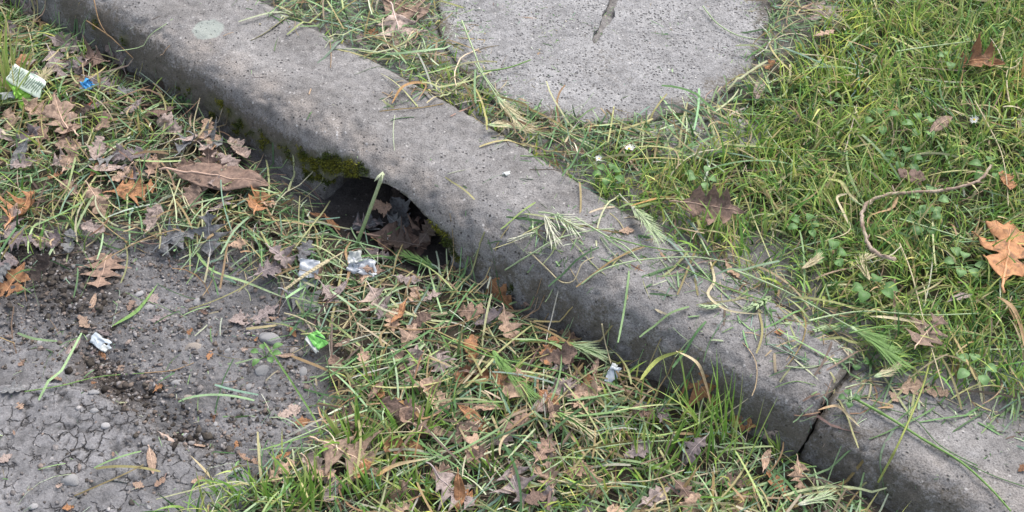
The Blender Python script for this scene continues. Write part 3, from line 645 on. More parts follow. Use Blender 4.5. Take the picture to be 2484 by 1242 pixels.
# ------------------------------------------------------------ fallen leaves
def hitl(px, py, lift=0.0):
    a, b, c = ray(px, py); zz = np.linspace(.26, -.06, 641); t = (zz - CAM_H) / c
    X, Y = a * t, b * t; f = zz <= surf(X, Y) + lift; i = int(np.argmax(f)) if f.any() else 640
    return Vector((X[i], Y[i], zz[i]))
def leaf_grid(kind, seed):
    r = random.Random(seed); nt, nv = 60, 11; t = np.linspace(0, 1, nt); v = np.linspace(-1, 1, nv)
    def half(sd):
        q = random.Random(sd)
        if kind == 'oak':
            w = .055 + .03 * np.sin(math.pi * t)
            w = .035 + .03 * np.sin(math.pi * t); n = q.choice([2, 3, 3])
            for i in range(n):
                c = .20 + (i + .12 * q.uniform(-1, 1)) * .56 / n + .04; a = ([.26, .40, .30] if n == 3 else [.34, .42])[i] * q.uniform(.75, 1.15); b = (.115 if n == 3 else .15) * q.uniform(.85, 1.15)
                k = np.clip(1 - np.abs((t - c) / b), 0, 1); w = np.maximum(w, .035 + a * (k ** .85) * (1 + .12 * np.cos((t - c) / b * 7.5)))
            w = np.maximum(w, .17 * np.clip(1 - np.abs((t - .86) / .12), 0, 1) ** .8 * (1 + .2 * np.cos((t - .86) * 60)))
            return w * np.clip(t * 9 + .12, 0, 1) * np.clip((1 - t) * 12, .0, 1), .40
        if kind == 'blunt':
            w = .05 * np.sin(math.pi * t) + .04
            for i in range(3):
                c = .22 + i * .23 + q.uniform(-.04, .04); a = [.16, .25, .20][i] * q.uniform(.75, 1.2)
                w = np.maximum(w, .04 + a * np.clip(1 - ((t - c) / .112) ** 2, 0, 1) ** .75 * (1 + .10 * np.cos((t - c) * 75)))
            return w * np.clip(t * 8 + .2, 0, 1) * np.clip((1 - t) * 7, 0, 1) ** .6, .25
        if kind == 'oval': return .155 * np.sin(math.pi * t ** .9) ** .8 * (1 + .04 * np.sin(t * 40 + q.random() * 6)), .1
        if kind == 'big': return .17 * np.sin(math.pi * t) ** .85 * (1 + .05 * np.sin(t * 9)) + .004, .1
        # fragment: torn outline
        ph = [q.uniform(0, 6.3) for _ in range(3)]
        w = (.24 + .07 * np.sin(t * 9 + ph[0]) + .05 * np.sin(t * 23 + ph[1]) + .035 * np.sin(t * 47 + ph[2])) * np.sqrt(np.clip(np.sin(math.pi * np.clip(t, .01, .99)), 0, 1))
        return w, .2
    wl, sh = half(seed * 2 + 1); wr, _ = half(seed * 2 + 2)
    T, Vv = np.meshgrid(t, v, indexing='ij'); W = np.where(Vv < 0, wl[:, None], wr[:, None])
    x = T + sh * np.abs(Vv) * W * (1 - T) ** .3 * 1.0; y = Vv * W
    bend = .04 * math.sin(seed) ; y = y + bend * np.sin(math.pi * T)
    c1, c2, c3 = r.uniform(-.5, 1.2), r.uniform(-.5, .5), r.uniform(-.2, .5)
    z = c1 * y * y * 2.4 + c2 * 1.3 * (x - .5) ** 2 + c3 * 1.4 * np.abs(y) * (x - .4) + .07 * fbm(x, y, seed, 5, 2, seed) + .022 * fbm(x, y, seed, 14, 2, seed) + .012 * (1 - np.exp(-(y / .02) ** 2))
    return np.stack([x - .5, y, z], -1)
_leaf = {}
def leaf_mesh(kind, colr, seed):
    k = (kind, colr, seed)
    if k in _leaf: return _leaf[k]
    G = leaf_grid(kind, seed); nt, nv = G.shape[:2]; i = np.arange(nt * nv).reshape(nt, nv)
    F = np.stack([i[:-1, :-1], i[1:, :-1], i[1:, 1:], i[:-1, 1:]], -1).reshape(-1, 4)
    V = G.reshape(-1, 3); V2 = V - np.array([0, 0, .006]); n = len(V)      # two faces: a leaf has a thickness
    rim = list(i[0]) + list(i[1:, -1]) + list(i[-1, -2::-1]) + list(i[-2:0:-1, 0]); rim = np.array(rim); rn = np.roll(rim, -1)
    Fs = np.concatenate([F, F[:, ::-1] + n, np.stack([rim, rn, rn + n, rim + n], 1)])
    o = mesh('tmp', np.concatenate([V, V2]), Fs, MAT_LEAF[colr]); blade = o.data; bpy.data.objects.remove(o)
    mid = G[:, nv // 2]; pts = [mid[0] - np.array([.13, .02, -.0]), mid[0] - np.array([.06, -.005, -.008])] + [mid[j] + np.array([0, 0, .004]) for j in range(0, nt - 2, 3)]
    o = tube('tmp', [Vector(p) for p in pts], [.013, .012] + [.012 * (1 - j / 20) + .002 for j in range(len(pts) - 2)], MAT_VEIN[colr], n=5); rib = o.data; bpy.data.objects.remove(o)
    _leaf[k] = (blade, rib); return _leaf[k]
def tube(name, pts, rad, mat, parent=None, n=6, col=None):
    V, F = [], []; m = len(pts)
    if not isinstance(rad, (list, tuple, np.ndarray)): rad = [rad] * m
    for k, p in enumerate(pts):
        d = (pts[min(k + 1, m - 1)] - pts[max(k - 1, 0)]).normalized(); a = d.cross(Vector((0, 0, 1)))
        if a.length < .05: a = d.cross(Vector((1, 0, 0)))
        a.normalize(); b = d.cross(a)
        for j in range(n):
            an = 2 * math.pi * j / n; V.append(p + (a * math.cos(an) + b * math.sin(an)) * rad[k])
    for k in range(m - 1):
        for j in range(n): F.append((k * n + j, k * n + (j + 1) % n, (k + 1) * n + (j + 1) % n, (k + 1) * n + j))
    F += [tuple(range(n))[::-1], tuple(range((m - 1) * n, m * n))]
    return mesh(name, V, F, mat, parent, col=None if col is None else np.repeat(np.asarray(col), n, 0))
NAMES = {'oak': 'oak_leaf', 'blunt': 'oak_leaf', 'oval': 'oval_leaf', 'big': 'large_leaf', 'frag': 'leaf_fragment'}
_seed = [0]
def leaf(px, py, L, ang, kind, colr, label, lift=.012, tilt=.25, group=None, seed=None):
    c = hitl(px, py, lift); d, sc = px_dir(px, py, ang); size = L * sc * .97
    _seed[0] += 1; sd = seed if seed is not None else _seed[0] % 17
    b, rb = leaf_mesh(kind, colr, sd)
    o = link(bpy.data.objects.new(NAMES[kind], b)); r = random.Random(_seed[0] * 31)
    nz = nrm(c.x, c.y); nz = (nz + Vector((r.uniform(-tilt, tilt), r.uniform(-tilt, tilt) - .12, 0))).normalized()
    x = Vector((d.x, d.y, 0)); x = (x - nz * x.dot(nz)).normalized(); y = nz.cross(x)
    M = Matrix((x, y, nz)).transposed().to_4x4(); M.translation = c; o.matrix_world = M @ Matrix.Diagonal((size, size, size * (.4 if lift < .006 else 1), 1))
    if kind != 'frag': link(bpy.data.objects.new('midrib', rb), o)
    tag(o, label, 'leaf', group); return o
LL = [
 (65,32,120,25,'oak','mauve','mauve grey oak leaf in the top left corner beside the kerb'),
 (160,112,80,-15,'blunt','mauve','dull mauve oak leaf under a green stem near the blue scrap'),
 (135,155,70,-60,'oak','mauve','mauve lobed leaf between the striped wrapper and the blue scrap'),
 (195,155,55,60,'frag','mauve','mauve leaf piece just above the blue scrap'),
 (288,142,60,70,'oak','mauve','small star shaped mauve leaf near the kerb foot, top left'),
 (267,124,26,80,'frag','pink','tiny pale tan leaf bit next to the star shaped mauve leaf'),
 (250,205,85,-20,'blunt','mauve','wide dark mauve leaf right of the blue scrap'),
 (158,290,110,118,'blunt','tan','upright light tan oak leaf below the blue scrap'),
 (160,350,75,-20,'frag','tan','broken tan leaf tucked under the upright tan oak leaf'),
 (150,388,62,20,'oak','pink','pale pinkish spiky leaf left of the round orange leaf'),
 (236,404,58,50,'oval','orange','rounded orange brown leaf above the cut straw stem, left side'),
 (135,427,42,0,'frag','orange','small bright orange leaf bit below the pinkish spiky leaf'),
 (24,292,50,80,'frag','tan','tan leaf piece under the striped wrapper at the left edge'),
 (214,258,30,40,'oval','red','small red leaf below the blue scrap'),
 (205,275,50,30,'frag','dark','dark brown leaf under the small red leaf'),
 (322,458,120,10,'oak','orange','orange brown lobed oak leaf left of the big smooth leaf'),
 (625,492,88,70,'blunt','orange','orange oak leaf standing at the kerb foot left of the arch'),
 (655,495,45,20,'blunt','tan','tan leaf leaning on the orange oak leaf by the kerb foot'),
 (58,512,110,55,'oak','orange','rusty orange oak leaf at the left edge above the dark pile'),
 (35,578,100,-10,'oak','mauve','grey mauve lobed leaf on top of the dark leaf pile'),
 (28,545,70,30,'blunt','mauve','flat mauve leaf below the rusty orange leaf, left edge'),
 (131,582,42,70,'frag','mauve','pale lilac grey leaf bit at the right end of the dark pile'),
 (370,540,62,50,'oval','pink','narrow pinkish leaf above the grey oak leaves on the soil'),
 (420,582,125,15,'oak','slate','slate grey oak leaf where the clippings meet the bare soil'),
 (512,572,92,80,'oak','slate','second slate grey oak leaf, closer to the drain arch'),
 (236,488,72,-60,'blunt','tan','tan leaf hanging down under the pale straw stem'),
 (225,552,60,-10,'frag','pink','pinkish tan leaf piece under the cut straw at left'),
 (168,455,60,-30,'blunt','tan','tan oak leaf beneath the small bright orange bit'),
 (468,470,70,75,'frag','tan','tan leaf under the left end of the big smooth leaf'),
 (370,402,60,70,'blunt','brown','brown leaf standing left of the big smooth leaf'),
 (578,592,52,10,'frag','tan','small tan leaf between the slate oak leaves and the white foil'),
 (682,625,80,-40,'blunt','mauve','mauve leaf left of the square white foil'),
 (740,608,60,60,'frag','slate','dark slate leaf just above the square white foil'),
 (772,524,46,-10,'oval','orange','small curled orange leaf at the left foot of the arch'),
 (806,545,52,-40,'oval','orange','curled orange brown leaf just inside the arch mouth'),
 (240,365,55,70,'frag','pink','pinkish leaf bit above the rounded orange leaf'),
 (508,322,62,-70,'frag','tan','olive tan leaf against the kerb foot, left part'),
 (52,160,60,80,'frag','orange','rust coloured leaf behind the striped wrapper'),
 (392,205,24,60,'frag','dark','tiny dark leaf bit caught at the kerb foot'),
 (60,398,70,10,'blunt','mauve','mauve leaf on the left side above the rusty orange leaf'),
 (90,320,70,-30,'blunt','brown','brown oak leaf left of the upright tan oak leaf'),
 (28,696,135,52,'blunt','orange','bright orange oak leaf on dark soil at the left edge'),
 (250,648,125,-102,'oak','brown','brown pointed oak leaf standing on the dark soil'),
 (20,650,60,60,'frag','tan','tan leaf scrap just above the bright orange oak leaf'),
 (224,732,42,65,'oval','tan','small tan leaf below the brown pointed oak leaf'),
 (203,780,36,-50,'frag','tan','olive tan leaf bit above the white chip'),
 (254,808,38,-20,'oval','mauve','small grey oval leaf touching the white chip'),
 (178,845,72,50,'oval','pink','narrow pinkish leaf left of the white chip'),
 (318,740,30,60,'frag','tan','small tan leaf bit on bare soil left of the green spray'),
 (370,722,40,-40,'frag','mauve','mauve leaf bit at the tip of the green spray'),
 (388,774,56,10,'blunt','mauve','flat mauve leaf on the gritty soil right of the green spray'),
 (642,764,92,28,'blunt','mauve','long pale mauve lobed leaf on the soil left of the big grey leaf'),
 (590,777,70,10,'frag','mauve','mauve leaf piece joined to the long pale lobed leaf'),
 (745,732,125,-25,'oak','slate','big grey oak leaf right above the green wrapper'),
 (655,650,100,20,'oak','mauve','mauve oak leaf left of the square white foil, above the soil'),
 (712,805,36,-60,'oval','orange','small orange brown leaf left of the green wrapper'),
 (695,862,44,5,'oval','tan','thin tan leaf on the soil below the green wrapper'),
 (366,1117,66,-82,'oval','tan','lone tan oval leaf lying on the cracked mound'),
 (406,1063,46,-12,'oval','pink','thin pinkish tan leaf at the edge of the cracked mound'),
 (484,1080,36,-10,'oval','tan','short tan leaf where the hollow meets the mound'),
 (385,938,34,40,'blunt','orange','small orange tan lobed leaf in the gritty soil'),
 (459,805,24,40,'frag','orange','tiny orange leaf chip in the middle of the gritty soil'),
 (508,862,24,70,'frag','orange','tiny orange brown chip right of the flat tan pebble'),
 (290,903,38,60,'frag','tan','tan leaf bit in the dark hollow below the white chip'),
 (12,1113,44,30,'frag','pink','pinkish leaf flake on the mound at the left edge'),
 (32,945,74,5,'blunt','slate','flat slate leaf at the top edge of the mound, far left'),
 (335,1176,32,-20,'frag','tan','small tan flake near the bottom of the mound'),
 (388,1170,34,40,'frag','brown','brown leaf flake near the bottom of the mound'),
 (480,1165,36,20,'frag','tan','tan flake at the right foot of the mound'),
 (165,1232,30,10,'frag','orange','orange leaf flake at the bottom edge of the mound'),
 (702,1000,66,25,'frag','pink','pinkish tan leaf at the right edge of the bare soil'),
 (732,1022,44,10,'frag','orange','orange brown leaf piece just below the pinkish tan leaf'),
 (690,1104,55,5,'oval','orange','curled orange brown leaf beside the bottom grass tuft'),
 (600,1118,56,-10,'frag','brown','brown leaf piece at the lower tip of the bare soil'),
 (680,1142,90,35,'oak','tan','pale tan lobed leaf left of the bottom grass tuft'),
 (772,1140,90,-25,'oak','tan','tan oak leaf partly behind the bottom grass tuft'),
 (985,590,205,-12,'blunt','brown','large brown oak leaf filling the mouth of the drain arch'),
 (890,545,95,15,'oak','slate','dark slate oak leaf inside the drain arch, on the left'),
 (960,535,85,-40,'oak','slate','dark grey oak leaf deep inside the drain arch'),
 (925,500,70,10,'frag','brown','curled bark like brown leaf at the back of the drain arch'),
 (1040,560,80,40,'blunt','dark','dark brown leaf against the right wall of the drain arch'),
 (905,655,60,0,'blunt','brown','brown leaf lying across the crumpled white foil'),
 (1100,660,76,-20,'blunt','brown','brown oak leaf at the right foot of the arch'),
 (1060,672,46,10,'oval','pink','small pinkish leaf below the large brown arch leaf'),
 (915,620,60,-15,'frag','mauve','mauve leaf just above the crumpled white foil'),
 (990,680,70,0,'blunt','mauve','mauve brown leaf in front of the arch mouth'),
 (1215,708,90,100,'blunt','orange','orange tan leaf leaning upright on the kerb right of the arch'),
 (1266,732,54,-10,'blunt','tan','tan leaf at the kerb foot next to the orange tan leaf'),
 (1142,752,92,-5,'blunt','brown','dark rusty leaf under straw, right of centre below the kerb'),
 (1188,772,80,20,'frag','mauve','mauve tan leaf under the light tan lobed leaf'),
 (1232,795,84,-65,'blunt','tan','light tan lobed leaf on top of the clippings near mid kerb'),
 (1042,720,64,10,'blunt','pink','pinkish tan leaf below the arch, on the clippings'),
 (1005,716,40,60,'frag','tan','tan leaf bit left of the pinkish tan leaf'),
 (950,778,60,-80,'blunt','tan','tan leaf beside the short cut grass blades'),
 (992,812,78,60,'blunt','tan','tan oak leaf curled among the clippings at centre'),
 (1378,815,74,-5,'blunt','brown','pinkish brown leaf tight against the kerb foot'),
 (1335,853,70,70,'frag','orange','torn orange leaf below the brown leaf at the kerb foot'),
 (1368,872,56,-20,'frag','brown','brown leaf piece next to the torn orange leaf'),
 (1446,890,42,70,'oval','tan','small oval tan leaf left of the blue white foil bit'),
 (1215,918,60,75,'blunt','orange','orange brown leaf standing left of the broad green seed head'),
 (1378,930,70,-25,'oak','mauve','mauve grey leaf in the dark gap below the long green stem'),
 (1425,950,90,10,'blunt','tan','long tan grey leaf right of the dark gap'),
 (1332,968,75,-40,'blunt','orange','tan orange leaf in the middle of the lower clippings'),
 (1345,1010,70,-60,'blunt','brown','brown leaf below the tan orange leaf, lower clippings'),
 (1250,1025,80,20,'frag','brown','dull brown leaf sunk in the lower clippings'),
 (1146,1092,100,80,'blunt','tan','big tan brown leaf pointing up, lower centre'),
 (1318,1088,85,60,'blunt','brown','rusty brown leaf right of lower centre'),
 (1335,1155,70,100,'oak','tan','tan leaf pointing down at lower centre right'),
 (855,1115,190,-28,'oak','tan','big mauve tan oak leaf with long lobes behind the bottom tuft'),
 (1095,1192,140,-35,'oak','mauve','large mauve brown oak leaf near the bottom edge'),
 (1072,1148,80,0,'blunt','brown','brown leaf above the large mauve brown oak leaf'),
 (1252,1170,110,-70,'oak','mauve','long mauve grey leaf near the bottom, pointing down'),
 (1302,1205,70,20,'frag','brown','brown leaf at the bottom edge below the long mauve grey leaf'),
 (1402,1140,80,10,'blunt','brown','brown leaf near the wavy straw at the bottom'),
 (1590,1205,90,30,'blunt','mauve','mauve brown leaf at the bottom edge, right of centre'),
 (1660,1195,80,-50,'blunt','brown','brown leaf at the bottom edge near the lower kerb block'),
 (1702,942,120,-75,'oak','orange','orange leaf standing behind the grass tuft by the kerb'),
 (1725,985,50,0,'frag','tan','tan leaf below the orange leaf by the kerb tuft'),
 (1802,1026,80,0,'blunt','orange','tan orange leaf at the kerb foot left of the joint'),
 (1866,1052,52,20,'blunt','pink','pale pink tan ragged leaf near the kerb joint'),
 (1858,1117,60,70,'oval','tan','tan leaf below the ragged pale leaf by the joint'),
 (1938,1150,76,-80,'oak','tan','tan leaf with points under the kerb joint'),
 (2000,1168,62,-25,'oval','pink','thin pinkish leaf at the foot of the lower kerb block'),
 (1545,1090,70,30,'frag','mauve','mauve leaf in the clippings left of the kerb tuft blades'),
 (1000,1010,70,30,'frag','brown','brown leaf among the green blades at lower centre'),
 (1560,1000,80,-20,'blunt','brown','brown leaf under the fan of green blades'),
 (2250,812,98,50,'oak','tan','tan lobed leaf on the lawn behind the kerb joint'),
 (2331,720,58,15,'oval','mauve','purple brown leaf sitting on the lawn at right'),
 (2215,937,76,10,'blunt','tan','dull tan leaf at the back edge of the lower kerb block'),
 (2272,948,60,-5,'frag','tan','broken tan leaf right of the dull tan leaf at the block edge'),
 (2168,962,34,-40,'frag','tan','small tan leaf bit on the back of the lower kerb block'),
 (1774,655,52,-30,'frag','tan','tan leaf bit on the kerb under crossing stems'),
 (1890,806,26,0,'frag','orange','tiny tan chip on the kerb top at right'),
 (2372,150,130,-5,'blunt','orange','wide tan orange oak leaf on the lawn at upper right'),
 (2442,605,180,80,'blunt','orange','large orange brown oak leaf at the right edge of the lawn'),
 (2440,442,52,-70,'frag','orange','small orange leaf bit above the large leaf at the right edge'),
 (2207,428,76,-5,'frag','brown','red brown leaf in the lawn just above the twig'),
 (1728,508,160,-12,'blunt','brown','long brown oak leaf on the grass behind mid kerb'),
 (2002,80,52,15,'blunt','tan','tan orange leaf between the slab and the upper lawn'),
 (2005,30,120,-40,'blunt','mauve','dried curled mauve brown leaf at the top edge'),
 (1838,215,54,80,'oval','pink','tan leaf at the right rim of the round slab'),
 (1868,160,26,40,'frag','orange','tiny orange leaf bit at the right rim of the round slab'),
 (2286,300,66,35,'oval','tan','thin dull tan leaf in the lawn left of the lone daisy'),
 (980,25,140,-25,'oak','tan','large pale tan oak leaf at the top edge left of the slab'),
 (965,82,95,-75,'oak','pink','mauve tan oak leaf hanging below the large pale one'),
 (905,80,42,-20,'blunt','orange','small orange tan leaf on the strip behind the kerb'),
 (873,92,20,60,'frag','pink','tiny pinkish flake behind the kerb left of the slab'),
 (1345,296,50,-80,'oval','pink','oval pinkish leaf at the bottom rim of the round slab'),
 (1563,372,72,-10,'oval','dark','dark brown leaf by the right hand daisy'),
 (1520,560,36,0,'frag','tan','tan leaf fragment beside the striped barley head'),
 (1395,370,46,0,'frag','tan','tan leaf patch left of the daisies'),
 (2480,1135,24,40,'frag','orange','tiny tan chip on the lower kerb block at the right edge'),
]
for r in LL:
    z = .021
    px, py = r[0], r[1]
    if r[3] is None: continue
    front_soil = (px < 560 and py > 600) or (px < 760 and 700 < py < 1060)
    if front_soil: z = .004
    w = hitl(px, py)
    s0, u0 = su(w.x, w.y)
    if bool(onkerb(np.array([w.x]), np.array([w.y]))[0]): z = .004
    elif u0 > .25: z = .034 if float(samp(M_LAWN, w.x, w.y, .11)) > .5 else .012
    if abs(s0 - HS) < .15 and u0 > -.03: z = .010
    leaf(*r, lift=z, tilt=.35 if z > .01 else .18)
for k in range(15):
    x_, y_ = xy(HS + random.uniform(-.05, .13), random.uniform(.0, .15)); kd = random.choice(['oak', 'blunt', 'blunt', 'frag']); bl0, rb0 = leaf_mesh(kd, random.choice(['slate', 'brown', 'dark', 'mauve']), random.randrange(12))
    o = link(bpy.data.objects.new(NAMES[kd], bl0)); o.location = (float(x_), float(y_), float(ground(x_, y_)) + random.uniform(.008, .022)); o.rotation_euler = (random.uniform(-.5, .5), random.uniform(-.5, .3), random.uniform(0, 6.3)); q_ = random.uniform(.045, .07); o.scale = (q_, q_, q_)
    if kd != 'frag': link(bpy.data.objects.new('midrib', rb0), o)
    tag(o, 'shadowy dead leaf packed inside the drain arch', 'leaf', 'leaves packed in the drain arch')
# the big smooth leaf by the kerb foot
bl_ = leaf(535, 430, 240, -6, 'big', 'brown', 'big smooth reddish brown leaf lying against the kerb foot left of the arch', .03, .05, seed=3)
# leaf scraps tangled into the clippings
def fillers(n, prob, cols, label, group, Lr, z):
    P = scatter(n, prob)
    for k in range(n):
        kd = random.choice(['blunt', 'oak', 'frag', 'frag', 'oval']); cl = random.choice(cols)
        b, rb = leaf_mesh(kd, cl, random.randrange(12)); o = link(bpy.data.objects.new(NAMES[kd], b))
        L = random.uniform(*Lr); nz = Vector((random.uniform(-.6, .6), random.uniform(-.7, .4), 1)).normalized(); x = Vector((math.cos(k * 2.4), math.sin(k * 2.4), 0)); x = (x - nz * x.dot(nz)).normalized()
        M = Matrix((x, nz.cross(x), nz)).transposed().to_4x4(); M.translation = (P[k, 0], P[k, 1], P[k, 2] + random.uniform(*z)); o.matrix_world = M @ Matrix.Scale(L, 4)
        if kd != 'frag': link(bpy.data.objects.new('midrib', rb), o)
        tag(o, label, 'leaf', group)
def inpx(x0, y0, x1, y1):
    def f(x, y):
        px, py = topx(x, y, .02); return (px > x0) & (px < x1) & (py > y0) & (py < y1) & (su(x, y)[1] < 0.0)
    return f
lp = inpx(-60, -40, 640, 600); rp = inpx(760, 640, 2200, 1300)
fillers(56, lambda x, y: lp(x, y) * samp(M_LIT, x, y, 0.), ['mauve', 'mauve', 'tan', 'brown', 'pink', 'slate'], 'dead leaf half buried in the grass litter at upper left, below the kerb', 'buried leaves left of the arch', (.035, .07), (.012, .026))
fillers(66, lambda x, y: rp(x, y) * samp(M_LIT, x, y, 0.), ['mauve', 'tan', 'tan', 'brown', 'brown', 'pink', 'orange'], 'dead leaf half buried in the clippings of the lower middle, below the kerb', 'buried leaves right of the arch', (.032, .07), (.012, .026))
dp = inpx(-60, 560, 190, 700)
fillers(10, lambda x, y: dp(x, y) * 1., ['mauve', 'dark', 'brown', 'slate'], 'dark dead leaf in the heap on black soil at the left edge', 'leaves in the dark heap', (.035, .06), (.004, .03))
gp = inpx(0, 700, 760, 1242)
fillers(26, lambda x, y: gp(x, y) * 1., ['tan', 'pink', 'brown', 'mauve', 'orange'], 'tiny dry leaf flake on the bare gritty soil', 'leaf flakes on the bare soil', (.008, .018), (.002, .004))

# ------------------------------------------------------------ long stems, straws and straps
def spline(pts, n=8):
    P = [pts[0]] + list(pts) + [pts[-1]]; out = []
    for i in range(1, len(P) - 2):
        for k in range(n):
            t = k / n; a, b, c, d = P[i - 1], P[i], P[i + 1], P[i + 2]
            out.append(.5 * ((2 * b) + (c - a) * t + (2 * a - 5 * b + 4 * c - d) * t * t + (3 * b - a - 3 * c + d) * t ** 3))
    return out + [pts[-1]]
COLS = {'green': (.20, .34, .10), 'pale': (.44, .54, .31), 'straw': (.58, .50, .32), 'dgreen': (.11, .21, .08), 'grey': (.26, .32, .24), 'tan': (.40, .26, .14), 'yel': (.38, .42, .12), 'white': (.62, .62, .48), 'twig': (.28, .20, .16), 'orange': (.46, .26, .10)}
def path3(px, lift):
    pts = []
    for i, p in enumerate(px):
        l = p[2] if len(p) > 2 else lift; pts.append(hitl(p[0], p[1], l))
    return spline(pts)
def stemcol(c, n, c2=None):
    c = np.array(COLS[c]); t = np.linspace(0, 1, n)[:, None]; e = np.array(COLS[c2]) if c2 else c
    cc = c * (1 - t) + e * t; node = np.exp(-(((t * 3.3) % 1 - .5) / .03) ** 2); return cc * (1 - .35 * node)
def stem(px, r, c, label, lift=.012, c2=None, cat='grass stem', name='grass_straw', parent=None):
    pts = path3(px, lift); n = len(pts); t = np.linspace(0, 1, n)
    rad = [r * (1 - .35 * q) * (1 + .35 * math.exp(-(((q * 3.3) % 1 - .5) / .025) ** 2)) for q in t]
    o = tube(name, pts, rad, MAT_CLIP, parent, col=stemcol(c, n, c2))
    if label: tag(o, label, cat)
    return o, pts
def strap(px, w, c, label, lift=.014, c2=None, twist=1.5, name='grass_strand', parent=None, blunt=False):
    pts = path3(px, lift); n = len(pts); V = []; ph = random.uniform(0, 3)
    for k, p in enumerate(pts):
        d = (pts[min(k + 1, n - 1)] - pts[max(k - 1, 0)]).normalized(); a = d.cross(Vector((0, 0, 1))).normalized(); b = a.cross(d); t = k / (n - 1)
        an = .5 * math.sin(t * twist * 3 + ph); hw = w * .5 * ((1 - t ** 3) * min(1, t * 5 + .3) if not blunt else 1 - .2 * t) + .0003
        sd = a * math.cos(an) + b * math.sin(an); up = sd.cross(d); V += [p - sd * hw + up * hw * .3, p, p + sd * hw + up * hw * .3]
    F = [(3 * k + j, 3 * k + j + 1, 3 * k + j + 4, 3 * k + j + 3) for k in range(n - 1) for j in (0, 1)]
    o = mesh(name, V, F, MAT_CLIP, parent, col=np.repeat(stemcol(c, n, c2), 3, 0))
    if label: tag(o, label, 'grass blade')
    return o
G = .016
